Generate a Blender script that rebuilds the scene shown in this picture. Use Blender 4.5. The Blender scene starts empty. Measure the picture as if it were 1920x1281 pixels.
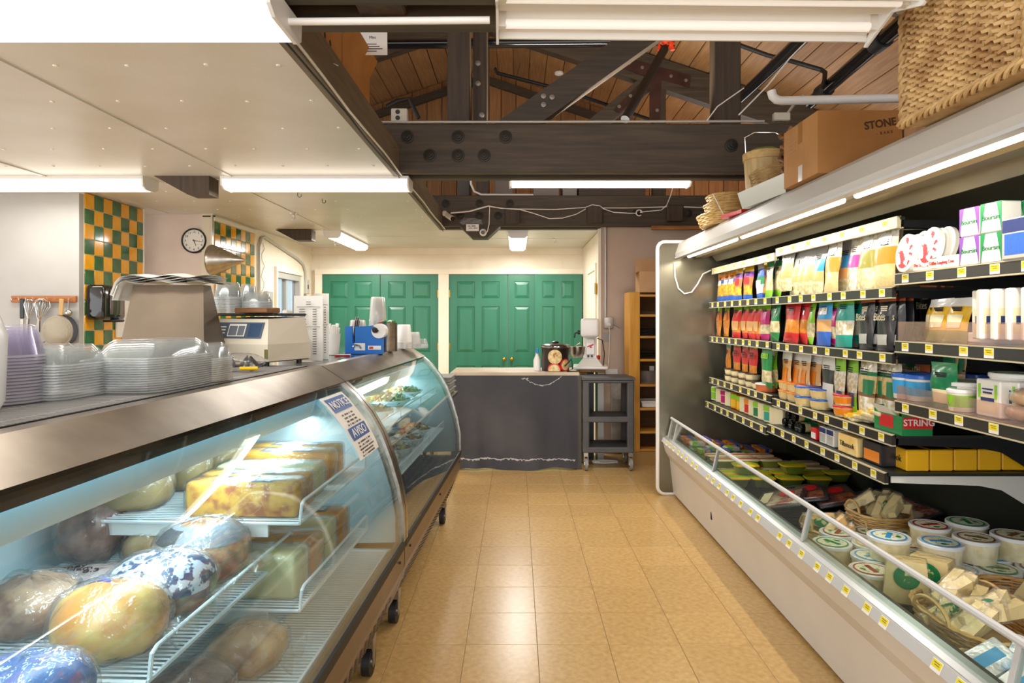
import bpy, bmesh, math, random
from mathutils import Vector, Matrix
random.seed(7)
sc = bpy.context.scene
COL = sc.collection
PI = math.pi
# ---------------------------------------------------------------- camera, world, exposure
F, CX, CY, H = 1245.0, 968.0, 598.0, 1.39          # focal length / principal point in pixels of the 1920x1281 frame, eye height
cd = bpy.data.cameras.new('camera'); cam = bpy.data.objects.new('camera', cd); COL.objects.link(cam)
cam.location = (0, 0, H); cam.rotation_euler = (PI/2, 0, 0)
cd.sensor_width = 36; cd.lens = F*36/1920; cd.clip_start = .02
cd.shift_x = (960-CX)/1920; cd.shift_y = -(640.5-CY)/1920
sc.camera = cam
w = bpy.data.worlds.new('world'); sc.world = w; w.use_nodes = True
bg = w.node_tree.nodes['Background']; bg.inputs[0].default_value = (.97, .985, 1, 1); bg.inputs[1].default_value = 2.4
vs = sc.view_settings; vs.view_transform = 'Standard'; vs.look = 'None'; vs.gamma = 1; vs.use_curve_mapping = False
vs.exposure = 0.36
sc.cycles.use_denoising = True
sc.cycles.max_bounces = 8; sc.cycles.transparent_max_bounces = 24; sc.cycles.diffuse_bounces = 4
sc.cycles.sample_clamp_indirect = 6
def area(name, loc, rot, sx, sy, power, col=(1, .985, .96), parent=None):
    l = bpy.data.lights.new(name, 'AREA'); l.shape = 'RECTANGLE'; l.size = sx; l.size_y = sy; l.energy = power; l.color = col
    o = bpy.data.objects.new(name, l); COL.objects.link(o); o.location = loc; o.rotation_euler = rot; o.parent = parent
    return o

# ---------------------------------------------------------------- helpers
def lin(c):
    if isinstance(c, str): c = [int(c[i:i+2], 16) for i in (0, 2, 4)]
    return tuple((v/255/12.92 if v/255 <= .04045 else ((v/255+.055)/1.055)**2.4) for v in c)
MATS = {}
def M(name, col='ffffff', rough=.5, metal=0., noise=None, bump=None, vary=0, emit=0, spec=.5, coat=0, stretch=(1, 1, 1), gen=False, trans=0):
    if name in MATS: return MATS[name]
    m = bpy.data.materials.new(name); MATS[name] = m; m.use_nodes = True
    nt = m.node_tree; N = nt.nodes; L = nt.links; b = N['Principled BSDF']
    c = lin(col)+(1,)
    b.inputs['Base Color'].default_value = c; b.inputs['Roughness'].default_value = rough; b.inputs['Metallic'].default_value = metal
    b.inputs['Specular IOR Level'].default_value = spec; b.inputs['Coat Weight'].default_value = coat; b.inputs['Coat Roughness'].default_value = .1
    if trans: b.inputs['Transmission Weight'].default_value = trans
    if emit: b.inputs['Emission Color'].default_value = c; b.inputs['Emission Strength'].default_value = emit
    src = None
    if noise or bump:
        tc = N.new('ShaderNodeTexCoord'); mp = N.new('ShaderNodeMapping'); mp.inputs['Scale'].default_value = stretch
        L.new(tc.outputs['Generated' if gen else 'Object'], mp.inputs[0])
    if noise:
        nz = N.new('ShaderNodeTexNoise'); nz.inputs['Scale'].default_value = noise[0]; nz.inputs['Detail'].default_value = 5
        L.new(mp.outputs[0], nz.inputs[0])
        rp = N.new('ShaderNodeValToRGB'); lo, hi = (noise[2] if len(noise) > 2 else (.35, .65))
        rp.color_ramp.elements[0].position = lo; rp.color_ramp.elements[1].position = hi
        rp.color_ramp.elements[0].color = c; rp.color_ramp.elements[1].color = lin(noise[1])+(1,)
        L.new(nz.outputs[0], rp.inputs[0]); src = rp.outputs[0]
    if vary:
        oi = N.new('ShaderNodeObjectInfo'); mr = N.new('ShaderNodeMapRange'); mr.inputs[3].default_value = 1-vary; mr.inputs[4].default_value = 1+vary
        L.new(oi.outputs['Random'], mr.inputs[0])
        hs = N.new('ShaderNodeHueSaturation'); hs.inputs['Color'].default_value = c
        L.new(mr.outputs[0], hs.inputs['Value'])
        if src: L.new(src, hs.inputs['Color'])
        src = hs.outputs[0]
    if src: L.new(src, b.inputs['Base Color'])
    if bump:
        n2 = N.new('ShaderNodeTexNoise'); n2.inputs['Scale'].default_value = bump[0]; n2.inputs['Detail'].default_value = 4
        L.new(mp.outputs[0], n2.inputs[0]); bp = N.new('ShaderNodeBump'); bp.inputs['Strength'].default_value = bump[1]
        bp.inputs['Distance'].default_value = bump[2] if len(bump) > 2 else .01
        L.new(n2.outputs[0], bp.inputs['Height']); L.new(bp.outputs[0], b.inputs['Normal'])
    return m
def clear(name, tint='ffffff', base=.04, haze=0., hazecol='ffffff', rough=.03, bump=None, power=4., top=.8):
    """thin clear sheet: transparent + gloss by angle, optionally milky"""
    if name in MATS: return MATS[name]
    m = bpy.data.materials.new(name); MATS[name] = m; m.use_nodes = True
    nt = m.node_tree; N = nt.nodes; L = nt.links; N.clear()
    out = N.new('ShaderNodeOutputMaterial'); tr = N.new('ShaderNodeBsdfTransparent'); gl = N.new('ShaderNodeBsdfGlossy'); mx = N.new('ShaderNodeMixShader')
    tr.inputs[0].default_value = lin(tint)+(1,); gl.inputs['Roughness'].default_value = rough
    lw = N.new('ShaderNodeLayerWeight'); lw.inputs[0].default_value = .5
    pw = N.new('ShaderNodeMath'); pw.operation = 'POWER'; pw.inputs[1].default_value = power; L.new(lw.outputs['Facing'], pw.inputs[0])
    ma = N.new('ShaderNodeMath'); ma.operation = 'MULTIPLY_ADD'; ma.inputs[1].default_value = top; ma.inputs[2].default_value = base; L.new(pw.outputs[0], ma.inputs[0])
    body = tr.outputs[0]
    if haze:
        df = N.new('ShaderNodeBsdfDiffuse'); df.inputs[0].default_value = lin(hazecol)+(1,)
        tl = N.new('ShaderNodeBsdfTranslucent'); tl.inputs[0].default_value = lin(hazecol)+(1,)
        ms = N.new('ShaderNodeMixShader'); ms.inputs[0].default_value = .5; L.new(df.outputs[0], ms.inputs[1]); L.new(tl.outputs[0], ms.inputs[2])
        m2 = N.new('ShaderNodeMixShader'); m2.inputs[0].default_value = haze; L.new(tr.outputs[0], m2.inputs[1]); L.new(ms.outputs[0], m2.inputs[2]); body = m2.outputs[0]
    if bump:
        tc = N.new('ShaderNodeTexCoord'); nz = N.new('ShaderNodeTexNoise'); nz.inputs['Scale'].default_value = bump[0]; nz.inputs['Detail'].default_value = 4
        L.new(tc.outputs['Object'], nz.inputs[0]); bp = N.new('ShaderNodeBump'); bp.inputs['Strength'].default_value = bump[1]; bp.inputs['Distance'].default_value = .02
        L.new(nz.outputs[0], bp.inputs['Height']); L.new(bp.outputs[0], gl.inputs['Normal']); L.new(bp.outputs[0], lw.inputs['Normal'])
    L.new(ma.outputs[0], mx.inputs[0]); L.new(body, mx.inputs[1]); L.new(gl.outputs[0], mx.inputs[2]); L.new(mx.outputs[0], out.inputs[0])
    return m
def wood(name, c1, c2, rough=.6, axis=0, scale=3., vary=.1):
    s = [14., 14., 14.]; s[axis] = .9
    return M(name, c1, rough, noise=(scale, c2, (.3, .7)), bump=(scale*2, .25, .004), stretch=s, vary=vary)

class MB:
    def __init__(s, T=None): s.v = []; s.f = []; s.m = []; s.mi = 0; s.T = T
    def add(s, vs, fs):
        n = len(s.v)
        if s.T is not None: vs = [s.T @ Vector(v) for v in vs]
        s.v.extend(tuple(v) for v in vs)
        for f in fs: s.f.append(tuple(i+n for i in f)); s.m.append(s.mi)
        return s
    def box(s, x0, x1, y0, y1, z0, z1):
        return s.add([(x0, y0, z0), (x1, y0, z0), (x1, y1, z0), (x0, y1, z0), (x0, y0, z1), (x1, y0, z1), (x1, y1, z1), (x0, y1, z1)],
                     [(3, 2, 1, 0), (4, 5, 6, 7), (0, 1, 5, 4), (1, 2, 6, 5), (2, 3, 7, 6), (3, 0, 4, 7)])
    def rbox(s, x0, x1, y0, y1, z0, z1, r=.01, seg=2):
        bm = bmesh.new(); bmesh.ops.create_cube(bm, size=1)
        for v in bm.verts: v.co = ((x0+x1)/2+v.co.x*(x1-x0), (y0+y1)/2+v.co.y*(y1-y0), (z0+z1)/2+v.co.z*(z1-z0))
        r = min(r, .49*min(abs(x1-x0), abs(y1-y0), abs(z1-z0)))
        bmesh.ops.bevel(bm, geom=bm.edges[:], offset=r, segments=seg, affect='EDGES', profile=.5)
        bm.verts.index_update()
        s.add([v.co.copy() for v in bm.verts], [[v.index for v in f.verts] for f in bm.faces]); bm.free(); return s
    def cyl(s, p0, p1, r0, r1=None, n=12, caps=True):
        p0, p1 = Vector(p0), Vector(p1); r1 = r0 if r1 is None else r1
        d = (p1-p0).normalized(); u = d.orthogonal().normalized(); w_ = d.cross(u)
        vs = []
        for p, r in ((p0, r0), (p1, r1)):
            vs += [p+(u*math.cos(2*PI*i/n)+w_*math.sin(2*PI*i/n))*r for i in range(n)]
        fs = [(i, (i+1) % n, n+(i+1) % n, n+i) for i in range(n)]
        if caps: fs += [tuple(range(n-1, -1, -1)), tuple(range(n, 2*n))]
        return s.add(vs, fs)
    def tube(s, pts, r, n=6, closed=False):
        pts = [Vector(p) for p in pts]; m = len(pts); vs = []; up = None
        rr = r if isinstance(r, (list, tuple)) else [r]*m
        for i, p in enumerate(pts):
            a = pts[i-1] if (i or closed) else p; b = pts[(i+1) % m] if (i < m-1 or closed) else p
            d = (b-a).normalized()
            u = d.orthogonal().normalized() if up is None else (up-d*up.dot(d))
            if u.length < 1e-6: u = d.orthogonal()
            u.normalize(); up = u; w_ = d.cross(u)
            vs += [p+(u*math.cos(2*PI*k/n)+w_*math.sin(2*PI*k/n))*rr[i] for k in range(n)]
        fs = []
        for i in range(m if closed else m-1):
            j = (i+1) % m
            fs += [(i*n+k, i*n+(k+1) % n, j*n+(k+1) % n, j*n+k) for k in range(n)]
        if not closed: fs += [tuple(range(n-1, -1, -1)), tuple((m-1)*n+k for k in range(n))]
        return s.add(vs, fs)
    def lathe(s, prof, n=24, c=(0, 0, 0), sx=1, sy=1):
        vs = []; fs = []
        for r, z in prof:
            vs += [(c[0]+sx*r*math.cos(2*PI*k/n), c[1]+sy*r*math.sin(2*PI*k/n), c[2]+z) for k in range(n)]
        for i in range(len(prof)-1):
            fs += [(i*n+k, i*n+(k+1) % n, (i+1)*n+(k+1) % n, (i+1)*n+k) for k in range(n)]
        if prof[0][0] > 1e-5: fs.append(tuple(range(n-1, -1, -1)))
        if prof[-1][0] > 1e-5: fs.append(tuple((len(prof)-1)*n+k for k in range(n)))
        return s.add(vs, fs)
    def prism(s, poly, axis, a, b):
        n = len(poly)
        def mk(p, q): return {'x': (q, p[0], p[1]), 'y': (p[0], q, p[1]), 'z': (p[0], p[1], q)}[axis]
        vs = [mk(p, a) for p in poly]+[mk(p, b) for p in poly]
        return s.add(vs, [tuple(range(n-1, -1, -1)), tuple(range(n, 2*n))]+[(i, (i+1) % n, n+(i+1) % n, n+i) for i in range(n)])
    def grid(s, fn, nu, nv, mf=None):
        vs = [fn(i/nu, j/nv) for j in range(nv+1) for i in range(nu+1)]; n0 = len(s.f)
        s.add(vs, [(j*(nu+1)+i, j*(nu+1)+i+1, (j+1)*(nu+1)+i+1, (j+1)*(nu+1)+i) for j in range(nv) for i in range(nu)])
        if mf:
            k = n0
            for j in range(nv):
                for i in range(nu): s.m[k] = mf((i+.5)/nu, (j+.5)/nv); k += 1
        return s
    def blob(s, c, r, seed=0, amp=.12, nu=20, nv=12, flat=.0, p=2.3):
        """lumpy superellipsoid"""
        rnd = random.Random(seed); ph = [(rnd.uniform(1, 4), rnd.uniform(1, 4), rnd.uniform(0, 6), rnd.uniform(0, 6)) for _ in range(4)]
        def fn(u, v):
            a = 2*PI*u; b = PI*(v-.5)
            k = 1+amp*sum(math.sin(q[0]*math.cos(a)*2+q[2])*math.cos(q[1]*math.sin(a)*2+b*2+q[3]) for q in ph)/2.5
            sg = lambda x, e: math.copysign(abs(x)**(2/e), x)
            x = sg(math.cos(a), p)*sg(math.cos(b), p)*k; y = sg(math.sin(a), p)*sg(math.cos(b), p)*k; z = sg(math.sin(b), p)*k
            return (c[0]+r[0]*x, c[1]+r[1]*y, max(c[2]+r[2]*z, c[2]-r[2]*(1-flat)))
        return s.grid(fn, nu, nv)
    def crumple(s, a, seed=0):
        r = random.Random(seed); s.v = [(x+r.uniform(-a, a), y+r.uniform(-a, a), z+r.uniform(-a*.3, a)) for x, y, z in s.v]; return s
    def mesh(s, mats, smooth=False, ang=38):
        me = bpy.data.meshes.new('mesh'); me.from_pydata(s.v, [], s.f)
        for m in (mats if isinstance(mats, (list, tuple)) else [mats]): me.materials.append(m)
        me.polygons.foreach_set('material_index', s.m)
        if smooth:
            me.polygons.foreach_set('use_smooth', [True]*len(me.polygons)); me.set_sharp_from_angle(angle=math.radians(ang))
        me.update(); return me
    def build(s, name, mats, parent=None, smooth=False, loc=(0, 0, 0), rot=(0, 0, 0), ang=38):
        return ob(name, s.mesh(mats, smooth, ang), parent, loc, rot)
LINK = [True]
def ob(name, me, parent=None, loc=(0, 0, 0), rot=(0, 0, 0)):
    o = bpy.data.objects.new(name, me)
    if LINK[0]: COL.objects.link(o)
    o.parent = parent; o.location = loc; o.rotation_euler = rot
    return o
def tag(o, label=None, cat=None, group=None, kind=None):
    if label: o['label'] = label
    if cat: o['category'] = cat
    if group: o['group'] = group
    if kind: o['kind'] = kind
    return o
def thing(name, label, cat, loc=(0, 0, 0), rz=0., group=None, kind=None, rot=None):
    return tag(ob(name, None, None, loc, rot or (0, 0, rz)), label, cat, group, kind)
def dup(o, loc, rot, label=None, group=None):
    def cp(a, parent):
        c = a.copy(); COL.objects.link(c); c.parent = parent
        for ch in a.children: cp(ch, c)
        return c
    r = cp(o, None); r.location = loc; r.rotation_euler = rot if isinstance(rot, (tuple, list)) else (0, 0, rot)
    if label: r['label'] = label
    if group: r['group'] = group
    return r
TXT = {}
def text(s, size, mat, parent=None, loc=(0, 0, 0), rot=(0, 0, 0), name='lettering', ext=.0006, align='CENTER', sx=1., bold=0.):
    k = (s, size, mat.name, ext, align, sx, bold)
    if k not in TXT:
        cu = bpy.data.curves.new('text', 'FONT'); cu.body = s; cu.size = size; cu.extrude = ext; cu.align_x = align; cu.align_y = 'CENTER'; cu.resolution_u = 3; cu.offset = bold
        t = bpy.data.objects.new('tmp', cu); COL.objects.link(t)
        me = bpy.data.meshes.new_from_object(t); COL.objects.unlink(t); bpy.data.objects.remove(t)
        for v in me.vertices: v.co.x *= sx
        me.materials.clear(); me.materials.append(mat); TXT[k] = me
    return ob(name, TXT[k], parent, loc, rot)
RX = (PI/2, 0, 0)             # lettering that faces the camera (-y)
RA = (PI/2, 0, -PI/2)         # lettering that faces the aisle from the x>0 side (-x)
RB = (PI/2, 0, PI/2)          # lettering that faces +x
def U(px, py, X=None, Y=None, Z=None):
    """point of the place seen at pixel (px, py), given one coordinate"""
    rx = (px-CX)/F; rz = -(py-CY)/F
    if Y is None: Y = X/rx if X is not None else (Z-H)/rz
    return Vector((rx*Y, Y, H+rz*Y))
ORD = 'zeroth first second third fourth fifth sixth seventh eighth ninth tenth eleventh twelfth thirteenth fourteenth fifteenth sixteenth seventeenth eighteenth nineteenth twentieth'.split()
# left-hand counter line runs at a slight angle: local x = t (across), y = s (along)
LA = math.atan(.04); LC, LS = math.cos(LA), math.sin(LA)
def L(t, s, z): return Vector((t*LC+s*LS, -t*LS+s*LC, z))
LR = -LA

# ---------------------------------------------------------------- common materials
m_white = M('white_paint', 'efeae2', .45)
m_cream = M('cream_wall_paint', 'f0e6d2', .5, noise=(3, 'e9dcc6'))
m_ceil = M('ceiling_paint', 'd8d7d3', .33, noise=(2.2, 'cfccc5'), bump=(60, .12, .003))
m_tan = M('tan_wall_paint', 'cdb5a0', .55, noise=(2, 'c4aa95'))
m_pink = M('pale_pink_wall_paint', 'ead9cd', .5, noise=(3, 'e2cfc2'))
m_grey = M('grey_panel', 'aaa7a1', .45, noise=(2, 'a29e98'))
m_beam = wood('dark_stained_timber', '382e22', '524433', .55, 0)
m_beamv = wood('dark_stained_timber_upright', '36291a', '4f3e2c', .55, 2)
m_beamy = wood('dark_stained_timber_long', '6a6054', '857868', .6, 1)
m_roof = wood('roof_plank', 'b08455', '946a42', .6, 1, vary=.14)
m_gable = wood('gable_plank', 'a97644', '885a32', .6, 2, vary=.18)
m_steel = M('stainless_steel', 'b9b4ac', .28, 1., noise=(5, 'a39c92'), bump=(80, .05, .001), stretch=(6, .6, 6))
m_steel2 = M('worn_stainless_steel', 'b0a597', .32, 1., noise=(4, '8d8377'))
m_bronze = M('brownish_steel_panel', '8d7b66', .38, .85, noise=(3, '7f6d59'))
m_chrome = M('chrome', 'd8d6d2', .12, 1.)
m_blackm = M('black_metal', '17181a', .4)
m_black = M('black_rubber', '141414', .55)
m_blackg = M('glossy_black', '101113', .12)
m_wire = M('white_coated_wire', 'eef1f2', .35)
m_pvc = M('white_plastic', 'efece6', .35)
m_beige = M('beige_plastic', 'd9d0bb', .42)
m_brass = M('brass', 'c79a3e', .25, 1.)
m_paper = M('white_paper', 'f2efe8', .7)
m_ink = M('black_ink', '1d1d22', .7)
m_card = M('cardboard', 'c08a4e', .75, noise=(6, 'b27d43'))
m_cardl = M('cardboard_pale', 'cfa377', .75, noise=(6, 'c39768'))
m_wick = M('wicker', 'd9b67c', .5, noise=(9, 'a87f4c'), vary=.1)
m_wickp = M('pale_wicker', 'e0c07f', .5, noise=(9, 'b98d4b'), vary=.1)
m_lamp = M('lit_diffuser', 'fff6e8', .4, emit=2.6)
m_lampw = M('lit_tube', 'fff3e0', .4, emit=4.)
m_glass = clear('case_glass', 'eef6f6', .035, .015, 'dff0f5', .02)
m_clear = clear('clear_plastic', 'f3f6f7', .05, .2, 'ffffff', .08)
m_wrap = clear('plastic_wrap', 'fbfbfb', .06, .07, 'ffffff', .14, bump=(17, 1.))
m_frost = clear('frosted_plastic', 'f4f4f2', .05, .55, 'fbfaf6', .2)
# ================================================================ THE SETTING
def struct(name, mb, mat, label, cat='wall', smooth=False, parent=None):
    o = mb.build(name, mat, parent, smooth)
    if parent is None: tag(o, label, cat, kind='structure')
    return o
# ---- floor: vinyl tiles
m_floor = M('vinyl_tile', 'cfaa70', .27, noise=(38, 'b79257', (.3, .72)), bump=(30, .1, .0015), vary=.045)
m_floorb = M('vinyl_tile_seam', '8a7048', .5)
fl = struct('floor', MB().box(-6, 4.5, -4, 10, -.1, -.003), m_floorb, 'mottled tan vinyl tile floor of the aisle', 'floor')
tl = MB().rbox(-.1516, .1516, -.1516, .1516, -.003, 0, .0012, 1).mesh(m_floor)
for i in range(-4, 6):
    for j in range(1, 28):
        ob('tile', tl, fl, (.092+.3048*i+.15, 1.005+.3048*(j-1)+.15, 0), (0, 0, PI/2*((i*7+j*3) % 4)))
for a, b, c, d in ((-6, -1.128, -4, 10), (1.92, 4.5, -4, 10), (-1.128, 1.92, -4, 1.0), (-1.128, 1.92, 9.24, 10)):
    MB().box(a, b, c, d, -.003, -.0005).build('plain_flooring', m_floor, fl)
# ---- walls
XT1, XT2, YG, YC, YB = -3.2, -2.72, 4.86, 5.97, 8.85
wb = struct('wall_back', MB().box(-2.9, 1.0, YB, YB+.1, 0, 2.36), m_cream, 'cream back wall above the green doors')
for x in (-2.62, -1.84, -.62, .6):
    MB().box(x-.012, x+.012, YB-.006, YB, 2.0, 2.33).build('batten', m_cream, wb)
MB().box(-2.72, .88, YB-.03, YB, 2.245, 2.33).build('crown_strip', m_cream, wb)
struct('wall_alcove', MB().box(.88, .98, 7.001, YB, 0, 2.325), m_cream, 'cream side wall of the door alcove')
wt = struct('wall_tan', MB().box(.88, 4.2, 6.9, 7.0, 0, 2.345), m_tan, 'tan wall behind the yellow shelf unit')
struct('wall_right', MB().box(2.75, 2.85, -2, 6.9, 0, 2.62), M('dark_wall', '4a423a', .7), 'dark wall behind the dairy case')
struct('wall_eave', MB().box(4.05, 4.15, -2, 9, 2.3, 3.5), M('dark_wall'), 'dark eave wall under the roof edge')
struct('wall_grey', MB().box(-5.6, XT1, YG, YG+.05, 0, 2.31), m_grey, 'grey panel wall with the utensil rack')
struct('wall_clock', MB().box(-5.6, XT2-.1, YC, YC+.1, 0, 2.33), m_pink, 'pale pink wall behind the clock')
m_ty = M('yellow_glazed_tile', 'f2b01e', .12, noise=(6, 'e8a010'), vary=.07, coat=.4)
m_tg = M('green_glazed_tile', '2c5a34', .12, noise=(6, '3b6b3e'), vary=.14, coat=.4)
m_grout = M('grout', 'e9dfc8', .7)
PT = .1135
tm = [MB().rbox(0, .007, -.0545, .0545, -.0545, .0545, .003, 1).mesh(m, True) for m in (m_ty, m_tg)]
w1 = struct('wall_tile_near', MB().box(XT1-.12, XT1, YG+.051, 5.69, 0, 2.325), m_grout, 'yellow and green checkered tile wall beside the grey panel')
for r in range(11):
    for c in range(7):
        ob('tile', tm[(r+c) % 2], w1, (XT1, YG+.055+PT*(c+.5), 2.325-PT*(r+.5)))
MB().box(XT1, XT1+.012, 5.71-.03, 5.695, 0, 2.33).build('edge_strip', m_white, w1)
w2 = struct('wall_tile_far', MB().box(XT2-.1, XT2, YC-.02, 6.96, 0, 2.335), m_grout, 'yellow and green checkered tile wall beyond the clock')
for r in range(12):
    for c in range(8):
        ob('tile', tm[(r+c+1) % 2], w2, (XT2, YC+.01+PT*(c+.5), 2.27-PT*(r+.5)))
MB().box(XT2, XT2+.02, YC-.02, 6.93, 2.272, 2.31).build('cap_strip', m_white, w2)
wl = MB()
wl.box(XT2-.1, XT2, 6.96, 7.5, 0, 2.335); wl.box(XT2-.1, XT2, 8.36, YB, 0, 2.335); wl.box(XT2-.1, XT2, 7.5, 8.36, 1.93, 2.335)
struct('wall_left', wl, m_cream, 'cream left wall around the glazed door')
# ---- glazed door in the left wall
m_alu = M('aluminium', 'c4c1ba', .4, .35)
d = struct('door_1', MB().box(XT2-.08, XT2+.01, 7.5, 7.56, 0, 1.93).box(XT2-.08, XT2+.01, 8.3, 8.36, 0, 1.93).box(XT2-.08, XT2+.01, 7.56, 8.3, 1.86, 1.93), m_alu, 'glazed aluminium door in the left wall', 'door')
MB().box(XT2-.05, XT2-.044, 7.56, 8.3, .08, 1.86).build('pane', clear('door_glass', 'dfe8ee', .06, .35, 'b9c6d0', .05), d)
MB().box(XT2-.07, XT2-.02, 7.9, 7.94, .05, 1.86).build('stile', m_alu, d)
MB().box(XT2-.03, XT2+.03, 7.46, 7.5, 0, 1.98).box(XT2-.03, XT2+.03, 8.36, 8.4, 0, 1.98).box(XT2-.03, XT2+.03, 7.5, 8.36, 1.93, 1.98).build('casing', m_cream, d)
struct('wall_outside', MB().box(-4.4, -4.3, 6.4, 9.2, 0, 2.4), M('outside_grey', 'aab3ba', .8), 'pale grey wall outside the glazed door')
# ---- green panel doors
m_green = M('green_door_paint', '2c7558', .32, noise=(4, '2a6d53'), bump=(70, .15, .002), stretch=(3, 1, .4))
def panel_door(n, x0, x1, y, cols, label, knob=None, hinges=()):
    z1 = 1.975; d = struct('door_%d' % n, MB().box(x0+.003, x1-.003, y+.012, y+.045, .01, z1), m_green, label, 'door')
    wd = x1-x0; st = .105 if cols == 2 else .085; ms = .09
    xs = [(x0+st, x1-st)] if cols == 1 else [(x0+st, x0+wd/2-ms/2), (x0+wd/2+ms/2, x1-st)]
    zs = [(.22, .77), (.945, 1.555), (1.66, 1.885)]
    fr = MB()                                           # stiles and rails stand proud of the recessed field
    xe = [x0+.003]+[v for p in xs for v in p]+[x1-.003]
    for k in range(0, len(xe), 2): fr.box(xe[k], xe[k+1], y, y+.0125, .01, z1)
    ze = [.01]+[v for p in zs for v in p]+[z1]
    for a, b in xs:
        for k in range(0, len(ze), 2): fr.box(a, b, y, y+.0125, ze[k], ze[k+1])
    fr.build('stiles_and_rails', m_green, d)
    for a, b in xs:
        for c, e in zs:
            q = .04; v = [(a+.006, y+.012, c+.006), (b-.006, y+.012, c+.006), (b-.006, y+.012, e-.006), (a+.006, y+.012, e-.006),
                          (a+q, y+.001, c+q), (b-q, y+.001, c+q), (b-q, y+.001, e-q), (a+q, y+.001, e-q)]
            MB().add(v, [(0, 1, 5, 4), (1, 2, 6, 5), (2, 3, 7, 6), (3, 0, 4, 7), (4, 5, 6, 7)]).build('raised_panel', m_green, d)
    if knob:
        MB().cyl((knob, y, .86), (knob, y-.012, .86), .02, n=14).cyl((knob, y-.01, .86), (knob, y-.035, .86), .009, n=10).blob((knob, y-.05, .86), (.026, .02, .026), amp=0, nu=12, nv=8, p=2).build('knob', m_brass, d, True)
    for hx in hinges:
        for z in (.3, 1.02, 1.72): MB().box(hx-.012, hx+.012, y-.004, y+.004, z-.05, z+.05).cyl((hx, y-.008, z-.05), (hx, y-.008, z+.05), .006, n=8).build('hinge', m_brass, d)
    return d
YD = 8.79
panel_door(2, -2.566, -1.802, YD, 2, 'green six-panel door beside the glazed door', hinges=(-2.57,))
panel_door(3, -1.800, -1.032, YD, 2, 'green six-panel door behind the stacked clear cups', hinges=(-1.03,))
panel_door(4, -.890, -.115, YD, 2, 'green six-panel door behind the draped table, with brass knob', knob=-.16, hinges=(-.89,))
panel_door(5, -.112, .262, YD, 1, 'narrow green door leaf with one column of panels', knob=-.06)
panel_door(6, .240, .865, YD-.06, 2, 'green panel door standing forward behind the stand mixer', knob=.30)
t = MB()
t.box(-1.03, -.892, YD-.02, YB, 0, 1.979); t.box(-2.66, -2.568, YD-.02, YB, 0, 1.979); t.box(-2.66, .88, YD-.02, YB, 1.98, 2.05)
struct('trim_1', t, m_cream, 'cream casing around the green doors', 'trim')
struct('trim_2', MB().box(.862, .882, 7.25, 7.32, 0, 2.0).box(.862, .882, 7.321, 8.1, 1.93, 2.0).box(.85, .8795, 6.88, 6.93, 0, 2.325), m_cream, 'cream casing on the alcove side wall', 'trim')
hg = MB().box(.855, .868, 7.2, 7.25, 1.66, 1.78).build('strap_hinge', m_brass); tag(hg, 'brass hinge plate on the alcove side wall', 'hinge')
# ---- dropped white ceiling over the deli
ZC = 2.33; XE = -.765
ce = struct('ceiling', MB().box(-6, XE, -3, YB, ZC, ZC+.03).box(XE, .9, 7.06, YB, ZC, ZC+.03), m_ceil, 'dropped off-white ceiling over the deli counter', 'ceiling')
for x, y0, y1 in ((-1.88, -1, 4.38), (-3.1, -1, 4.38), (-1.98, 4.6, 8.6), (-3.1, 4.6, 5.9)):
    MB().box(x-.014, x+.014, y0, y1, ZC-.006, ZC).build('batten', m_ceil, ce)
MB().box(-1.7, XE, 7.55, 7.58, ZC-.006, ZC).box(XE, .88, 7.75, 7.78, ZC-.006, ZC).build('batten', m_ceil, ce)
sm = MB().lathe([(.010, 0), (.008, -.004), (0, -.005)], 8).mesh(m_white, True)
for j in range(-1, 13):
    for i in range(11):
        y = 2.46+.405*j; x = -.87-.283*i+random.uniform(-.012, .012)
        if 1.6 < y < 2.3 or (y > 5.8 and x < -2.6): continue
        ob('screw_head', sm, ce, (x, y+random.uniform(-.01, .01), ZC))
# hooks and sprinklers in the ceiling
for x, y in ((-1.63, 4.95), (-1.52, 5.2)):
    p = [(0, 0, 0), (0, 0, -.02)]+[(.014-.014*math.cos(a), 0, -.02-.014*math.sin(a)) for a in (0, .8, 1.6, 2.4, 3.1, 3.8)]
    h = MB().tube(p, .0025, 5).build('ceiling_hook', m_blackm, None, True, (x, y, ZC)); tag(h, 'small screw hook in the deli ceiling, %s one' % ('first' if x < -1.6 else 'second'), 'hook', 'screw hooks in the deli ceiling')
def sprinkler(x, y, label):
    s = thing('fire_sprinkler', label, 'sprinkler', (x, y, ZC), group='fire sprinklers in the ceiling')
    MB().lathe([(.035, 0), (.033, -.006), (.012, -.01), (.012, -.025)], 14).build('escutcheon', m_chrome, s, True)
    MB().tube([(-.012, 0, -.02), (-.014, 0, -.045), (0, 0, -.055), (.014, 0, -.045), (.012, 0, -.02)], .003, 6).build('frame', m_chrome, s, True)
    MB().lathe([(.02, -.056), (.022, -.058), (0, -.06)], 12).build('deflector', m_chrome, s, True)
sprinkler(-1.98, 5.9, 'chrome fire sprinkler in the deli ceiling near the clock')
sprinkler(-2.2, 8.1, 'chrome fire sprinkler in the ceiling before the green doors')
sprinkler(.45, 7.75, 'chrome fire sprinkler in the alcove ceiling by the tan wall')
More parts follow.
